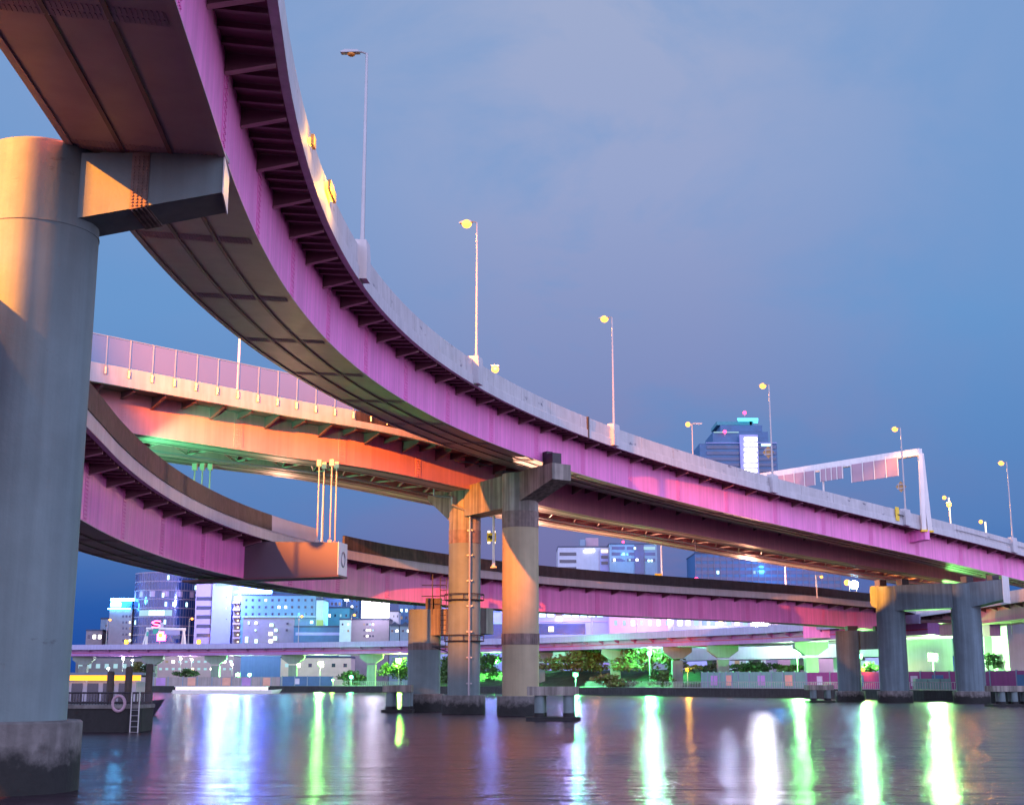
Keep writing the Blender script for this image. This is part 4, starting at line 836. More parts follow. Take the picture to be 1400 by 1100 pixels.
# ------------------------------------------------------------------ hoardings, railings, planting on the bank
def wall(name, lb, pts, h, mt, posts=6, posters=()):
    t = world_thing(name, lb, 'hoarding', (pts[0][0], pts[0][1], 1.5))
    for (x0, y0), (x1, y1) in zip(pts[:-1], pts[1:]):
        d = np.array([x1 - x0, y1 - y0]); L_ = np.linalg.norm(d); rz = math.atan2(d[1], d[0])
        m = MB(); m.box(((x0 + x1) / 2, (y0 + y1) / 2, 1.5 + h / 2), (L_, .18, h), rz)
        m.build('panel', M[mt], t)
        for f in np.linspace(0, 1, posts): m = MB(); m.box((x0 + d[0] * f, y0 + d[1] * f - .02, 1.5 + h / 2 + .06), (.22, .3, h + .12), rz); m.build('post', M['b_grey'], t)
        for f, mt2, w, hh in posters:
            nx, ny = d[1] / L_, -d[0] / L_; m = MB(); m.box((x0 + d[0] * f + nx * .12, y0 + d[1] * f + ny * .12, 1.5 + h * .48), (w, .05, hh), rz); m.build('poster', M[mt2], t)
    return t
def bx(px, Y): return (P(px, 930, Y)[0], Y)
wall('hoarding', 'long teal hoarding with poster frames on the bank', [bx(960, 246), bx(1010, 239), bx(1103, 228)], zat(918, 235) - 1.5, 'teal_wall', 7, ((.35, 'poster_b', 1.6, 1.7), (.75, 'poster_a', 1.5, 1.8)))
wall('hoarding', 'purple hoarding behind the portal pier on the right bank', [bx(1104, 227.5), bx(1240, 206), bx(1320, 196), bx(1470, 176)], zat(917.5, 205) - 1.5, 'purple_wall', 5, ((.14, 'poster_c', 1.4, 1.5), (.55, 'poster_d', 2.2, 1.7)))
wall('hoarding', 'grey pink site hoarding with small posters left of the hotel pier, far bank', [bx(150, 352), bx(290, 352), bx(384, 350)], zat(925, 351) - 1.5, 'grey_wall', 8, ((.2, 'poster_a', 2.6, 2), (.5, 'poster_b', 2.4, 2), (.8, 'poster_a', 2.0, 2)))
wall('hoarding', 'dull blue low hoarding on the far bank left of the shorter grey pier', [bx(386, 349), bx(455, 346)], zat(924, 347) - 1.5, 'b_blue', 5, ((.3, 'poster_c', 1.2, 1.4),))
def railing(lb, pts, h=1.1, sp=.5):
    t = world_thing('railing', lb, 'railing', (pts[0][0], pts[0][1], 1.5)); mr = MB(); mp = MB()
    for (x0, y0), (x1, y1) in zip(pts[:-1], pts[1:]):
        for z in (1.6, 1.5 + h): mr.tube((x0, y0, z), (x1, y1, z), .05, n=5)
        L_ = math.hypot(x1 - x0, y1 - y0)
        for f in np.arange(0, 1, sp / L_): mp.tube((x0 + (x1 - x0) * f, y0 + (y1 - y0) * f, 1.5), (x0 + (x1 - x0) * f, y0 + (y1 - y0) * f, 1.5 + h), .04, n=4)
    mr.build('rail', M['pole'], t); mp.build('balusters', M['pole'], t)
railing('grey promenade railing below the grass slope right of the twin columns', [bx(800, 286), bx(905, 258)]); railing('grey promenade railing before the teal hoarding', [bx(908, 254), bx(1010, 234), bx(1105, 222)]); railing('grey promenade railing behind the portal pier columns', [bx(1105, 217), bx(1240, 193), bx(1330, 182)])
railing('grey promenade railing left of the shorter grey pier', [bx(455, 341), bx(560, 336)])
t = world_thing('green_skip', 'row of green site boxes behind the railing between the portal columns', 'site box', (bx(1270, 198)[0], 198, 1.5))
for px in (1258, 1275, 1292): m = MB(); q = bx(px, 199); m.box((q[0], q[1], 2.3), (1.7, 1.4, 1.6)); m.build('box', M['teal_wall'], t)
# grass slopes
def slope(name, pts):
    m = MB(); m.add(pts, [tuple(range(len(pts)))]); tag(m.build(name, M['grass']), kind='structure')
def s3(px, Y, z): q = P(px, 930, Y); return (q[0], Y, z)
m = MB(); g = []
for px in np.linspace(590, 965, 16):
    Y = np.interp(px, [590, 700, 860, 965], [330, 318, 290, 268]); g.append((px, Y))
vs = [s3(a, b - 6, 1.55) for a, b in g] + [s3(a, b + 8, 4.6 + .5 * sin(a * .05)) for a, b in g] + [s3(a, b + 18, 5.2) for a, b in g]
k_ = len(g); m.add(vs, [(i, i + 1, k_ + i + 1, k_ + i) for i in range(k_ - 1)] + [(k_ + i, k_ + i + 1, 2 * k_ + i + 1, 2 * k_ + i) for i in range(k_ - 1)]); tag(m.build('embankment', M['grass']), kind='structure')
m = MB(); a_, b_, c_, d__ = s3(800, 281, 1.7), s3(812, 281, 1.7), s3(860, 302, 4.75), s3(850, 302, 4.75); m.add([a_, b_, c_, d__], [(0, 1, 2, 3)]); 
def tree(name, lb, cat, px, yb, yt, wpx, Y, leaf, trunk=True, nleaf=900, group=None, ls=.45, dome=False):
    base = P(px, yb, Y); top = P(px, yt, Y); hgt = top[2] - base[2]; w = wpx * Y / F / 2
    t = world_thing(name, lb, cat, tuple(base), group); r_ = random.Random(int(px * 13 + Y)); z0 = base[2] + (0.15 * hgt if trunk else 0)
    m = MB(); m.tube(base, (base[0], Y, z0 + .3 * hgt), .05 * hgt * .5 + .05, .05, 7)
    for k in range(5):
        a = r_.uniform(0, 6.28); m.tube((base[0], Y, z0 + .05 * hgt * k), (base[0] + w * .6 * cos(a), Y + w * .5 * sin(a), z0 + hgt * (.3 + .09 * k)), .07, .03, 5)
    m.build('trunk' if trunk else 'stem', M['bark'], t)
    cl = [(r_.gauss(0, .42), r_.gauss(0, .38), r_.uniform(.12, .92)) for _ in range(26)]
    vs = []; fs = []; cz = z0; ch = top[2] - z0
    for i in range(nleaf):
        c = r_.choice(cl); lim = math.sqrt(max(.05, 1 - (2 * c[2] - .9) ** 2)) if not dome else math.sqrt(max(.05, 1 - c[2] ** 2))
        x = base[0] + w * (max(-1, min(1, c[0] * 1.4)) * lim + r_.gauss(0, .15)); y = Y + w * .8 * (c[1] * lim + r_.gauss(0, .15)); z = cz + ch * min(1.05, max(0.02, c[2] + r_.gauss(0, .075)))
        d1 = np.array([r_.gauss(0, 1), r_.gauss(0, 1), r_.gauss(0, .6)]); d1 /= np.linalg.norm(d1) + 1e-6; d2 = np.cross(d1, [r_.gauss(0, 1), r_.gauss(0, 1), r_.gauss(0, 1)]); d2 /= np.linalg.norm(d2) + 1e-6
        s = ls * r_.uniform(.5, 1.2); p = np.array([x, y, z]); k = len(vs); vs += [p - d1 * s, p + d2 * s * .5, p + d1 * s, p - d2 * s * .5]; fs.append((k, k + 1, k + 2, k + 3))
    m = MB(); m.add(vs, fs); m.build('crown', M[leaf], t)
tree('tree', 'green lit tree under the floodlights between the twin river columns', 'tree', 668, 936, 893, 46, 322, 'leaf', True, 1600)
tree('tree', 'green lit tree seen in the gap between the shorter pier and the twin columns', 'tree', 610, 940, 895, 30, 326, 'leaf', True, 1300)
tree('tree', 'dark tree beside the green floodlight left of the shorter grey pier', 'tree', 548, 935, 900, 50, 345, 'leaf', True, 1400)
tree('shrub', 'teal lit round shrub with a small lamp left of the Y headed pier', 'shrub', 478, 937, 917, 44, 343, 'leaf', False, 1100)
tree('hedge', 'broad brown green hedge dome right of the twin column pier', 'hedge', 795, 918, 888, 96, 300, 'leaf_olive', False, 3600, None, .5, True)
tree('hedge', 'orange lit hedge dome left of the teal hoarding', 'hedge', 890, 917, 884, 84, 284, 'leaf_olive', False, 3200, None, .5, True)
tree('shrub', 'rounded olive shrub at the foot of the grass slope', 'shrub', 835, 938, 922, 60, 272, 'leaf_olive', False, 1100); tree('shrub', 'low shrub beside the blue grey expressway pier', 'shrub', 905, 938, 918, 28, 266, 'leaf', False, 600)
tree('shrub', 'blue lit planting behind the left end of the teal hoarding', 'shrub', 975, 919, 907, 62, 262, 'leaf_dark', False, 900); tree('shrub', 'green planting behind the middle of the teal hoarding', 'shrub', 1035, 919, 906, 60, 255, 'leaf_dark', False, 900); tree('shrub', 'green planting behind the right end of the teal hoarding', 'shrub', 1085, 919, 909, 40, 250, 'leaf', False, 700)
tree('tree', 'small dark tree in the bright opening right of the portal column', 'tree', 1352, 918, 893, 34, 212, 'leaf_dark', True, 500, None, .35); tree('shrub', 'dark clipped shrub behind the purple hoarding left of the portal', 'shrub', 1190, 918, 906, 30, 226, 'leaf', False, 600)
tree('tree', 'small yellow green tree left of the far gantry pier above the pontoon', 'tree', 186, 928, 903, 18, 360, 'leaf_olive', True, 800); tree('tree', 'dark small tree right of the yellow green one above the pontoon', 'tree', 199, 930, 908, 16, 361, 'leaf_dark', True, 600); tree('shrub', 'wide green shrub above the far hoarding right of the gantry pier', 'shrub', 255, 925, 914, 28, 358, 'leaf', False, 700)

# ------------------------------------------------------------------ floodlights under the decks
def flood(px, py, Y, mt, col, power, lb, r=.45, zb=None, two=False):
    q = P(px, py, Y); t = world_thing('floodlight', lb, 'floodlight', (q[0], q[1], 1.5)); zb = 1.5 if zb is None else zb
    m = MB(); m.tube((q[0], q[1] + .3, zb), (q[0], q[1] + .3, q[2] + .1), .09, n=7); m.build('pole', M['pole'], t)
    for dx in ((-.7, .7) if two else (0,)):
        m = MB(); m.box((q[0] + dx, q[1] + .32, q[2]), (r * 2.1, .4, r * 1.7)); m.build('housing', M['dark'], t); m = MB(); m.ball((q[0] + dx, q[1] + .02, q[2]), r * .8, 12, 8, .8); m.build('lens', M[mt], t, True)
    lamp('flood_light', q - np.array([0, 1.2, -.2]), power, col, .4).data.specular_factor = .1
G = (.12, 1, .30); LG = (.55, 1, .12); CY = (.35, 1, .85)
flood(545, 903, 343, 'lime_lens', (.35, 1, .1), 24000, 'bright lime floodlight left of the shorter grey pier', .8); flood(673, 903, 326, 'lime_lens', (.15, 1, .12), 34000, 'twin lime floodlights between the two river columns', .75, two=True)
flood(438, 907, 358, 'lime_lens', (.3, 1, .2), 15000, 'pale lime floodlight under the right end of the hotel', .7); flood(480, 925, 338, 'green_lens', G, 2500, 'small green lamp in the shrub left of the Y headed pier', .5); flood(455, 929, 338, 'lime_lens', LG, 800, 'tiny yellow green lamp left of the shrub lamp', .3)
flood(787, 922, 284, 'green_lens', G, 12000, 'small green lamp on the grass slope right of the twin columns', .5); flood(888, 893, 281, 'green_lens', G, 24000, 'small green floodlight under the expressway by the orange lit tree', .45); flood(1090, 892, 240, 'lime_lens', (.2, 1, .2), 26000, 'lime floodlight under the right end of the expressway', .6)
flood(1175, 897, 226, 'green_lens', (.28, 1, .25), 22000, 'green white floodlight between the slim pier and the portal pier', .5); flood(1276, 898, 214, 'cyan_lens', (.32, 1, .22), 42000, 'dazzling white floodlight between the portal columns', .75)
flood(325, 922, 366, 'lime_lens', (.3, 1, .25), 10000, 'yellow white floodlight under the blue lit slab, left of its twin', .6); flood(341, 922, 366, 'green_lens', CY, 4500, 'green white floodlight under the blue lit slab, right of its twin', .5)
for px, py, lb in ((168, 900, 'white lamp under the far expressway left of the small trees'), (181, 902, 'white lamp under the far expressway right above the small trees'), (247, 900, 'white lamp above the far hoarding, left one of a pair'), (262, 901, 'white lamp above the far hoarding, right one of a pair'), (148, 913, 'white lamp just above the orange lit boat'), (317, 908, 'white lamp right of the blue lit slab under the expressway')): flood(px, py, 376, 'white_lens', (.9, 1, .9), 900, lb, .38)
flood(940, 915, 262, 'amber', (1, .45, .05), 1800, 'amber lamp near the orange lit tree', .4)
flood(1180, 700 + 215, 215, 'amber', (1, .4, .05), 500, 'amber lamp low behind the purple hoarding left of the portal', .3)
flood(1040, 850, 268, 'flood_white', (.95, .95, 1), 3000, 'added bright white lamp above the right end of the expressway', 1.9, zb=10)  # added lamp, set here to give the white streak on the water
flood(1383, 838, 200, 'white_lens', (.9, 1, .95), 1500, 'white strip lamp under the ramp at the right edge', .4, zb=9.5)
# green floodlight on the lower ramp washing the viaduct soffit
q = CC.pt(CC.near(-20, 84), 6.2, .4); t = world_thing('floodlight', 'green floodlight on the lower ramp aimed at the viaduct soffit', 'floodlight', tuple(q)); m = MB(); m.tube(q, q + [0, 0, .9], .08); m.build('post', M['pole'], t); m = MB(); m.ball(q + [0, 0, 1.1], .2); m.build('lens', M['green_lens'], t, True)
lamp('flood_light', q + np.array([.3, .5, 1.4]), 14000, (.15, 1, .42), .25, None, 62, P(330, 640, 100))
# added low lamps, hidden by the parapet, to warm the viaduct soffits further right
for y, pw in ((118, 3500), (150, 30000), (178, 26000)):
    k = CC.s[int(np.argmin(abs(CC.p[:, 1] - y) + (CC.s > CC.L - 40) * 1e3))]; q = CC.pt(k, 7.6, .4)
    t = world_thing('street_lamp', {118: 'added low amber fill lamp on the lower ramp behind the hanger rods', 150: 'added low amber fill lamp on the lower ramp behind the twin columns', 178: 'added low amber fill lamp on the lower ramp before the blue glass block'}[y], 'street lamp', tuple(q)); m = MB(); m.tube(q, q + [0, 0, 1.3], .06); m.build('post', M['pole'], t); m = MB(); m.ball(q + [0, 0, 1.45], .18); m.build('bulb', M['sodium'], t, True)
    lamp('lamp_light', q + np.array([0, 0, 1.9]), pw, (1, .46, .30), .25)

# ------------------------------------------------------------------ buildings
def facade_fills():  # added fill lights without fixtures, to brighten the facades
    for px, py, Y, pw, c in ((166, 818, 438, 4500, (.1, .55, 1)), (345, 801, 425, 22000, (.22, .26, 1)), (395, 835, 408, 2600, (.12, .7, .9)), (513, 834, 406, 5000, (.8, .7, 1)), (470, 838, 430, 5000, (.08, .6, .9)), (785, 838, 374, 16000, (.4, .36, 1)), (672, 836, 388, 6000, (.25, .3, 1)), (890, 846, 370, 11000, (.8, .5, 1)), (990, 846, 334, 11000, (.6, .65, 1)), (1120, 850, 292, 4000, (1, .5, .7)), (860, 752, 505, 6000, (.1, .45, .9)), (1060, 770, 486, 12000, (.03, .35, 1)), (1012, 590, 625, 1500, (.05, .45, 1)), (226, 820, 426, 900, (.08, .2, 1))):
        lamp('facade_fill', P(px, py, Y), pw, c, 1.2)
facade_fills()
def bld(name, lb, px0, px1, yt, Y, depth, mt, win=None, rows=0, cols=0, wy=(0, 0), wx=None, wsz=(.6, .6), wmat='pane', lit=(), band=False, roof='b_dark', base=1.5, cat='building'):
    a, b = P(px0, yt, Y), P(px1, yt, Y); t = world_thing(name, lb, cat, ((a[0] + b[0]) / 2, Y, base))
    lr = random.Random(int(px0 * 7 + yt))
    m = MB(); m.span(a[0], b[0], Y, Y + depth, base, a[2]); m.build('wall', M[mt], t)
    m = MB(); m.span(a[0] - .1, b[0] + .1, Y - .1, Y + depth + .1, a[2] + .004, a[2] + .5); m.build('roof_edge', M[roof], t)
    if rows:
        wx = wx or (px0, px1); ys = np.linspace(wy[0], wy[1], rows) if rows > 1 else [wy[0]]; cw = (wx[1] - wx[0]) / max(cols, 1)
        for i, y in enumerate(ys):
            if band:
                p, q = P(wx[0], y + wsz[1] / 2, Y), P(wx[1], y - wsz[1] / 2, Y); m = MB(); m.span(p[0], q[0], Y - .05, Y - .004, p[2], q[2]); m.build('window_band', M[wmat], t)
                for (ri, c0, c1, lm) in lit:
                    if ri == i: p, q = P(c0, y + wsz[1] / 2.4, Y), P(c1, y - wsz[1] / 2.4, Y); m = MB(); m.span(p[0], q[0], Y - .09, Y - .055, p[2], q[2]); m.build('lit_window', M[lm], t)
            else:
                for j in range(cols):
                    x = wx[0] + (j + .5) * cw; p, q = P(x - wsz[0] / 2, y + wsz[1] / 2, Y), P(x + wsz[0] / 2, y - wsz[1] / 2, Y); lm = wmat
                    if cat != 'hotel' and lr.random() < .24: lm = lr.choice(['lit_dim', 'lit_dim', 'lit_faint', 'lit_faint', 'lit_cool', 'lit_warm', 'lit_white'])
                    for (ri, cj, l_) in lit:
                        if (ri, cj) == (i, j): lm = l_
                    m = MB(); m.span(p[0], q[0], Y - .05, Y - .004, p[2], q[2]); m.build('window' if lm == wmat else 'lit_window', M[lm], t)
    return t
def addbox(t, name, x0, x1, y0, y1, Ya, Yb, mt): a, b = P(x0, y1, Ya), P(x1, y0, Ya); m = MB(); m.span(a[0], b[0], Ya, Yb, a[2], b[2]); return m.build(name, M[mt], t)
bld('building', 'small grey block left of the brown tower on the far left bank', 138, 153, 846, 455, 12, 'b_grey', None, 3, 1, (855, 873), None, (3, 3), 'pane')
bld('building', 'low brown shop row with a bright sign beside the left pier', 118, 140, 862, 450, 12, 'b_brown', None, 1, 3, (870, 870), None, (4, 5), 'pane', ((0, 1, 'lit_white'), (0, 2, 'lit_white')))
t = bld('building', 'brown office block with glowing cyan roof sign left of the round tower', 150, 181, 833, 445, 16, 'b_brown', None, 5, 3, (842, 875), (166, 180), (2.4, 3), 'pane', ((1, 2, 'lit_warm'), (3, 2, 'lit_warm'), (4, 2, 'lit_white')))
addbox(t, 'sign_panel', 151, 165, 823, 829, 444, 444.8, 'sign_cyan'); addbox(t, 'sign_panel', 151, 184, 817.5, 821, 446, 446.6, 'sign_cyan'); addbox(t, 'sign_frame', 152, 181, 818, 832.8, 447.5, 450, 'b_blue'); addbox(t, 'light_strip', 147, 178, 831, 832.4, 444.2, 444.8, 'sign_cyan')
# round tower
YT = 440.0; c0 = P(227, 880, YT + 11); rad = 45.5 * YT / F
tt_ = world_thing('round_tower', 'tall round glass office tower with pink floor bands on the far left bank', 'office tower', (c0[0], YT + 11, 1.5))
ztp = P(227, 782, YT)[2]; m = MB(); m.lathe((c0[0], YT + 11), [(rad, 1.5), (rad, ztp)], 56); m.build('curtain_wall', M['pane_blue'], tt_, True)
fl = np.linspace(6, ztp, 12)
for k, z in enumerate(fl):
    m = MB(); m.lathe((c0[0], YT + 11), [(rad + .12, z - .18), (rad + .12, z + .18)], 56); m.build('floor_band', M['tower_band'], tt_, True)
m = MB()
for a in np.linspace(pi, 2 * pi, 34): m.box((c0[0] + (rad + .03) * cos(a), YT + 11 + (rad + .03) * sin(a), (1.5 + ztp) / 2), (.10, .14, ztp - 1.6), a)
m.build('mullions', M['mullion'], tt_)
def arc_pane(a0, a1, z0, z1, mt, nm):
    m = MB(); n_ = 8; vs = []
    for a in np.linspace(a0, a1, n_):
        for r_, z in ((rad + .16, z0), (rad + .16, z1), (rad + .06, z1), (rad + .06, z0)): vs.append((c0[0] + r_ * cos(a), YT + 11 + r_ * sin(a), z))
    fs = [(i * 4 + j, i * 4 + (j + 1) % 4, i * 4 + 4 + (j + 1) % 4, i * 4 + 4 + j) for i in range(n_ - 1) for j in range(4)]; m.add(vs, fs); m.build(nm, M[mt], tt_)
arc_pane(pi * 1.02, pi * 1.95, fl[9] - 2.2, fl[9] - .3, 'b_pink', 'service_floor'); arc_pane(pi * 1.28, pi * 1.62, fl[6] + .3, fl[6] + 2.2, 'lit_dim', 'lit_window'); arc_pane(pi * 1.40, pi * 1.55, fl[6] + .4, fl[6] + 2.0, 'lit_cool', 'lit_window')
for a, k in ((1.52, 8), (1.55, 7), (1.62, 7), (1.75, 7), (1.55, 5), (1.56, 10), (1.2, 5), (1.85, 9)): arc_pane(pi * a, pi * (a + .018), fl[k] + .5, fl[k] + 1.9, 'lit_cool', 'lit_window')
for k in (2, 3, 5, 7): arc_pane(pi * 1.06, pi * 1.11, fl[k] - 1.6, fl[k] - .4, 'lit_warm', 'lit_window')
# striped slab and blue lit slab
bld('building', 'pale pink slab with dark window stripes right of the round tower', 269, 291, 786, 432, 14, 'b_pink', None, 5, 1, (818, 868), (268.5, 291), (0, 5), 'pane', (), True)
t = bld('building', 'tall pale slab washed by blue light beside the striped slab', 291.5, 318, 788, 430, 14, 'b_lilac', None, 3, 1, (816, 846), (308, 311), (1.2, 1.4), 'pane'); addbox(t, 'glow_panel', 296, 316, 790, 800, 429.5, 429.9, 'lit_dim')  # glowing panel puts the light on the slab's top into the wall
lamp('facade_fill', P(306, 806, 415), 70000, (.22, .30, 1), 1.5);  # added blue fill light in front of the pale slab
t = bld('building', 'white office block with a big blue glowing roof sign behind the hotel', 318.5, 372, 811, 440, 14, 'b_lilac'); addbox(t, 'light_strip', 319, 371, 807, 810, 438.5, 439.4, 'sign_blue'); addbox(t, 'sign_back', 319, 370, 798, 806, 441, 442, 'b_white')
for x0, x1 in ((320, 331), (337, 341), (343, 347), (349, 353), (355, 358)): addbox(t, 'sign_letter', x0, x1, 795.5, 800, 440, 440.8, 'sign_white')
# hotel
t = bld('hotel', 'long hotel block with rows of small square windows behind the expressway', 330, 432, 814, 420, 16, 'b_hotel', None, 3, 11, (820, 839), (332, 431), (3.0, 3.2), 'pane', ((0, 3, 'lit_warm'), (1, 5, 'lit_white'), (1, 6, 'lit_white')), cat='hotel')
addbox(t, 'side_wing', 317, 329.9, 814.5, 884, 421, 436, 'b_brown'); addbox(t, 'lower_wall', 331, 403, 843.5, 884, 419.7, 419.99, 'b_taupe'); addbox(t, 'cornice', 331, 432, 842, 843.2, 419.3, 419.99, 'b_mint')
for k, y in enumerate(np.linspace(820, 878, 7)): addbox(t, 'balcony', 318, 328, y + 2, y + 4.5, 419.6, 420.9, 'b_pink'); addbox(t, 'balcony_lamp', 324, 326, y - 2.2, y - .2, 420.6, 420.9, 'lit_warm')
for x, y, w_, h_, mt in ((350, 851, 3, 3, 'lit_white'), (349, 861, 2, 2, 'lit_cool'), (340, 851, 2, 4, 'lit_cool'), (337, 874, 4, 8, 'lit_cool'), (350, 876, 4, 5, 'lit_cool'), (371, 854, 5, 4, 'lit_cool'), (377, 861, 4, 4, 'lit_cool'), (370, 866, 5, 4, 'lit_white'), (376, 872, 5, 5, 'lit_cool'), (370, 876, 5, 4, 'lit_white'), (393, 852, 3, 3, 'pane'), (392, 861, 3, 3, 'pane'), (426, 850, 4, 4, 'lit_cool')): addbox(t, 'window' if mt == 'pane' else 'lit_window', x - w_ / 2, x + w_ / 2, y - h_ / 2, y + h_ / 2, 419.5, 419.68, mt)
lamp('facade_fill', P(425, 850, 408), 700, (.2, 1, .55), 1.0)  # added green fill light for the hotel's right end, no fixture
t = bld('building', 'narrow lime based pale block joined to the right end of the hotel', 432.5, 442, 820, 420, 12, 'b_mint'); addbox(t, 'lime_base', 432.4, 442.1, 847, 856, 419.6, 419.98, 'b_lime')
bld('building', 'teal block with few small windows right of the hotel', 445, 478, 831, 445, 14, 'b_teal', None, 1, 4, (841, 841), (447, 477), (2.2, 3.5), 'pane', ((0, 0, 'lit_white'), (0, 2, 'lit_dim')))
bld('building', 'dark blue block with a white roof lamp behind the teal block', 444, 468, 818, 465, 12, 'b_blue', None, 1, 4, (825, 825), (446, 467), (3, 4), 'pane'); t = bld('building', 'slim blue tower left of the white billboard', 478, 491, 815, 455, 10, 'b_blue', None, 6, 2, (821, 860), None, (2.4, 2.4), 'pane', ((1, 0, 'lit_white'), (4, 0, 'lit_warm')))
q = P(474, 818, 460); t = world_thing('roof_lamp', 'white star shaped roof light above the teal block', 'roof lamp', tuple(q)); m = MB(); m.ball(q, .8); m.build('lens', M['white_lens'], t, True); m = MB(); m.tube(q - [0, 0, 4], q, .15); m.build('post', M['pole'], t)
bld('building', 'dark pantiled low hall in front of the hotel end', 402, 466, 857, 412, 12, 'b_blue', None, 1, 1, (866, 866), (404, 465), (0, 4), 'b_lilac', (), True)
bld('house', 'small mint house right of the dark low hall', 464.5, 480, 847, 410, 8, 'b_mint', None, 2, 2, (853, 862), None, (2.4, 2.8), 'lit_dim', ((0, 0, 'pane'),), cat='house')
bld('building', 'taupe low block under the white billboard', 480.5, 532, 847, 412, 12, 'b_taupe', None, 3, 4, (853, 869), (496, 512), (2.4, 2.6), 'pane', ((1, 1, 'lit_white'), (0, 2, 'lit_dim'), (2, 1, 'lit_white'))); 
for y in (852.5, 862.5): pass
t = world_thing('billboard', 'large glowing white billboard with a dark arc and blue blocks', 'billboard', tuple(P(513, 846, 414)))
addbox(t, 'panel', 494, 532, 820.5, 844, 414, 415, 'sign_white'); addbox(t, 'frame', 493, 533, 844.3, 846.8, 414, 415, 'b_blue')
for x0, x1, y0, y1, mt in ((520, 523, 822, 824, 'neon_teal'), (528, 531.5, 822, 824, 'b_blue'), (520.5, 522, 826, 827.2, 'b_teal'), (529, 531, 826, 827.6, 'b_blue'), (521, 522, 829, 830, 'b_mint'), (529, 530.5, 829, 830, 'b_mint')): addbox(t, 'print_block', x0, x1, y0, y1, 413.7, 413.97, mt)
m = MB(); q = P(506, 825, 413.6)
for k in range(7): a, b = pi * (.15 + .12 * k), pi * (.15 + .12 * (k + 1)); m.tube(q + [.75 * cos(a), 0, .85 * sin(a)], q + [.75 * cos(b), 0, .85 * sin(b)], .16 - .012 * k, n=5)
m.build('arc_logo', M['b_dark'], t)
m = MB(); r_ = random.Random(4)
for k in range(15): x = 497.5 + k * 2.2; a, b = P(x, 844 + r_.uniform(-.3, 0), 413.7), P(x + r_.uniform(.8, 1.7), 842 + r_.uniform(-.4, .6), 413.7); m.span(a[0], b[0], 413.7, 413.96, a[2], b[2])
m.build('letter_row', M['b_blue'], t)
for px0, px1, lb in ((533, 546, 'gabled grey house right of the taupe block'), (547, 562, 'gabled grey house touching the shorter grey pier')):
    t = bld('house', lb, px0, px1, 855, 405, 9, 'b_grey', None, 1, 2, (862, 862), None, (3, 3), 'pane', ((0, 1, 'lit_white'),), cat='house'); m = MB(); a, b = P(px0, 855, 404.5), P(px1, 855, 404.5); c_ = P((px0 + px1) / 2, 849.5, 404.5)
    m.prism([a, b, c_], [a + [0, 9, 0], b + [0, 9, 0], c_ + [0, 9, 0]]); m.build('gable_roof', M['b_dark'], t)
bld('building', 'little white block with one window right of the billboard', 533, 545, 836, 425, 8, 'b_white', None, 1, 2, (842, 842), (536, 546), (1.4, 3), 'pane'); bld('building', 'dark blue block behind the gabled houses', 545.5, 566, 824, 440, 12, 'b_blue', None, 2, 3, (834, 844), None, (3, 4), 'pane')
# between and right of the river columns
t = bld('building', 'lilac hall with a faded letter row between the twin river columns', 600, 694, 829, 395, 12, 'b_lilac', roof='b_teal'); m = MB(); r_ = random.Random(9)
for k in range(12): x = 661 + k * 1.9; a, b = P(x, 837.5 - .10 * k, 394.9), P(x + 1.2, 834.5 - .1 * k, 394.9); m.span(a[0], b[0], 394.85, 394.96, a[2], b[2])
m.build('letter_row', M['b_blue'], t); addbox(t, 'light_strip', 600, 694, 851.2, 852.4, 394.6, 394.9, 'lit_dim'); addbox(t, 'ground_floor', 600, 694, 853, 880, 394.5, 394.95, 'pane_blue')
t = bld('building', 'wide lilac station hall with bright blue white windows right of the near column', 734, 832, 832, 385, 16, 'b_lilac', None, 1, 8, (840, 840), (736, 826), (8.5, 5.5), 'lit_cool'); addbox(t, 'ground_floor', 734, 800, 852, 866, 384.6, 384.95, 'pane_blue'); addbox(t, 'entrance_sign', 761, 768, 842.5, 848.5, 384.5, 384.8, 'sign_white'); addbox(t, 'light_strip', 734, 832, 848.5, 849.6, 384.6, 384.9, 'b_pink'); addbox(t, 'lit_sign', 750, 757, 856, 863, 384.2, 384.5, 'lit_warm')
for k in range(8): addbox(t, 'mullion', 739.5 + k * 11.25, 743, 837.3, 842.7, 384.75, 384.94, 'b_lilac') if False else None
t = bld('building', 'pale lilac block with scattered lights left half behind the lower ramp', 833, 920, 838, 380, 14, 'b_pink', None, 1, 7, (851, 851), (836, 918), (4, 7), 'lit_dim', ((0, 2, 'lit_white'), (0, 4, 'lit_cool')))
t = bld('building', 'blue and white shop block with bright windows above the teal hoarding', 921, 1060, 840, 345, 14, 'b_lilac', None, 1, 12, (851, 851), (924, 1058), (6, 7), 'lit_dim', ((0, 0, 'lit_white'), (0, 1, 'lit_warm'), (0, 5, 'lit_warm'), (0, 3, 'b_blue'), (0, 4, 'b_blue')))
bld('building', 'low pink lit block behind the right end of the expressway', 1061, 1180, 848, 300, 14, 'b_pink', None, 1, 8, (854, 854), None, (5, 4), 'lit_dim')
for px0, px1, yt, Y, mt, lb in ((870, 990, 885, 360, 'b_white', 'pale street wall under the expressway left of the teal hoarding'), (1000, 1140, 893, 330, 'b_white', 'pale street wall behind the teal hoarding'), (1150, 1260, 893, 300, 'b_lilac', 'pale lilac street wall behind the purple hoarding'), (1325, 1420, 880, 290, 'b_lilac', 'bright lilac facade seen through the opening at the right edge')):
    t = bld('building', lb, px0, px1, yt, Y, 10, mt, None, 1, 9, (yt + 14, yt + 14), None, (6, 9), 'lit_dim')
    lamp('street_fill', P((px0 + px1) / 2, yt + 8, Y - 8), 1300, (.55, 1, .6), .6)  # added fill light for each street wall, no lamp modelled
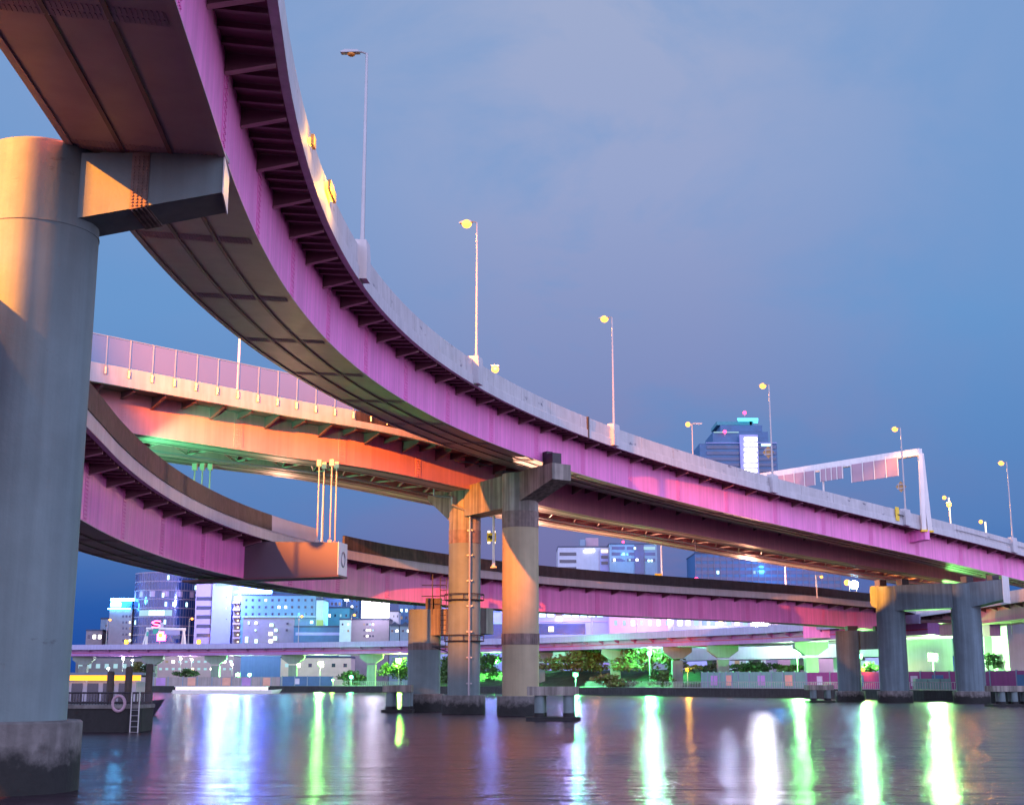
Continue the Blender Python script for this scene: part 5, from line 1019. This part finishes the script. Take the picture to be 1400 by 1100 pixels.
t = bld('building', 'low tiled shops under the far expressway behind the posters', 215, 320, 897, 395, 10, 'b_pink', None, 2, 12, (904, 914), None, (4, 3), 'lit_dim', ((0, 2, 'lit_white'), (1, 5, 'lit_warm'), (1, 8, 'lit_white'), (0, 9, 'pane')))
t = bld('building', 'dim yard building under the far expressway above the orange lit boat', 104, 212, 899, 400, 10, 'b_taupe', None, 1, 9, (910, 910), None, (6, 6), 'lit_dim'); t = bld('building', 'tan wall block under the far expressway below the hotel', 384, 480, 899, 392, 10, 'beige_steel', None, 1, 6, (909, 909), None, (5, 5), 'pane')
# buildings above the lower ramp
t = bld('building', 'white tower block with lit sign letters behind the lower ramp', 763, 832, 748, 520, 20, 'b_white', None, 4, 1, (757, 787), (765, 788), (0, 4.5), 'pane', (), True); addbox(t, 'plant_room', 801, 818, 735, 747.8, 525, 532, 'b_pink'); addbox(t, 'plant_room', 793, 800.5, 737, 747.8, 523, 529, 'b_grey'); addbox(t, 'stair_bay', 821, 832, 752, 792, 519, 519.9, 'b_lilac')
for k, (x, h_) in enumerate(((799, 4), (801.4, 4), (803.8, 4), (806.2, 4), (808.4, 4), (811, 4))): 
    a = P(x, 753.5 - .28 * k, 519.5); m = MB()
    for dx in ((0, .35) if k % 2 else (0,)): m.box(a + [dx, 0, 0], (.22, .15, 1.1))
    m.box(a + [.18, 0, .42 - .3 * (k % 3)], (.5, .15, .2)); m.build('sign_letter', M['lit_white'], t)
for k, y in enumerate((753, 761, 769)): addbox(t, 'window_band', 822, 831, y - 2, y + 2, 518.8, 518.96, 'lit_warm' if k == 0 else 'pane')
t = bld('building', 'grey and blue glass block with red roof beacon behind the lower ramp', 833, 898, 744, 515, 20, 'b_grey', None, 3, 3, (749, 765), (835, 897), (18, 4.2), 'pane_blue', ((0, 2, 'lit_dim'),)); addbox(t, 'glass_bay', 868, 880, 744.3, 792, 514.4, 514.9, 'pane_blue')
for x, y, mt in ((868, 749, 'lit_cool'), (871, 765, 'lit_white'), (887, 766, 'lit_cool'), (891, 766, 'lit_cool'), (861, 765, 'lit_dim'), (840, 765, 'lit_white'), (884, 749, 'lit_dim')): addbox(t, 'lit_window', x - 1.3, x + 1.3, y - 1.5, y + 1.5, 514.1, 514.35, mt)
m = MB(); m.ball(P(852, 740.5, 516), .5); m.build('beacon', M['red_beacon'], t, True)
t = bld('building', 'wide blue glass block behind the lower ramp on the right', 950, 1150, 757, 500, 24, 'b_blue', None, 5, 1, (764, 800), (951, 1149), (0, 5.2), 'pane_blue', ((0, 1062, 1076, 'lit_dim'), (0, 1096, 1103, 'lit_cool'), (0, 1104, 1111, 'lit_white'), (0, 1113, 1126, 'lit_cool'), (2, 980, 983, 'lit_cool'), (4, 981, 986, 'lit_white'), (2, 1030, 1033, 'lit_dim')), True)
m = MB(); a = P(958, 790, 499.6)
for k in range(24): x = P(951 + k * 8.6, 790, 499.8)[0]; m.span(x, x + .25, 499.75, 499.88, 1.6, P(950, 758, 500)[2])
m.build('mullions', M['mullion'], t); q = P(952, 792, 498); m = MB(); m.ball(q, .9); m.build('beacon', M['red_beacon'], t, True)
# far blue tower above the top ramp
YF = 640.0
t = world_thing('tower', 'far blue high rise with lit stair strip and glowing cyan rooftop canopy', 'office tower', tuple(P(1012, 800, YF)))
addbox(t, 'wall', 965, 1062, 606, 900, YF, YF + 30, 'b_blue'); addbox(t, 'wall', 975, 1050, 590, 605.8, YF + 2, YF + 28, 'b_blue'); addbox(t, 'wall', 985, 1042, 581, 589.8, YF + 4, YF + 26, 'b_blue'); addbox(t, 'roof_deck', 980, 1030, 576, 580.8, YF + 5, YF + 24, 'b_teal')
for k in range(7): addbox(t, 'window_band', 966, 1016, 609 + k * 8, 613 + k * 8, YF - .4, YF - .05, 'pane_blue'); addbox(t, 'window_band', 1037, 1061, 609 + k * 8, 613 + k * 8, YF - .4, YF - .05, 'pane_blue')
addbox(t, 'railing_line', 965, 1062, 604.6, 605.6, YF - 1.5, YF - 1, 'b_lilac'); addbox(t, 'light_strip', 976, 1010, 590, 591, YF + .8, YF + 1.6, 'lit_dim'); addbox(t, 'core', 1017, 1036, 594, 760, YF - 2, YF - .45, 'b_lilac')
for k in range(7): addbox(t, 'lit_window', 1018, 1035, 598 + k * 7.2, 602 + k * 7.2, YF - 2.4, YF - 2.05, 'lit_white')
addbox(t, 'lit_window', 1041, 1054, 606.5, 609, YF - .8, YF - .45, 'lit_cool')
a, b = P(1008, 573.5, YF), P(1042, 568.5, YF); m = MB(); m.hexa([(a[0], YF, a[2]), (b[0] - 2, YF, a[2]), (b[0], YF + 12, a[2] + .6), (a[0] + 3, YF + 12, a[2] + .6)], [(a[0], YF, a[2] + .8), (b[0] - 2, YF, a[2] + .8), (b[0], YF + 12, a[2] + 1.4), (a[0] + 3, YF + 12, a[2] + 1.4)]); m.build('canopy', M['cyan_slab'], t); addbox(t, 'canopy_post', 1025, 1028, 574, 581, YF + 5, YF + 7, 'b_blue')
for px, py in ((1018, 564), (991, 590)): m = MB(); m.ball(P(px, py, YF - 1), .9); m.build('beacon', M['red_beacon'], t, True); m = MB(); m.tube(P(px, py + 6, YF - .9), P(px, py, YF - .9), .15); m.build('mast', M['pole'], t)
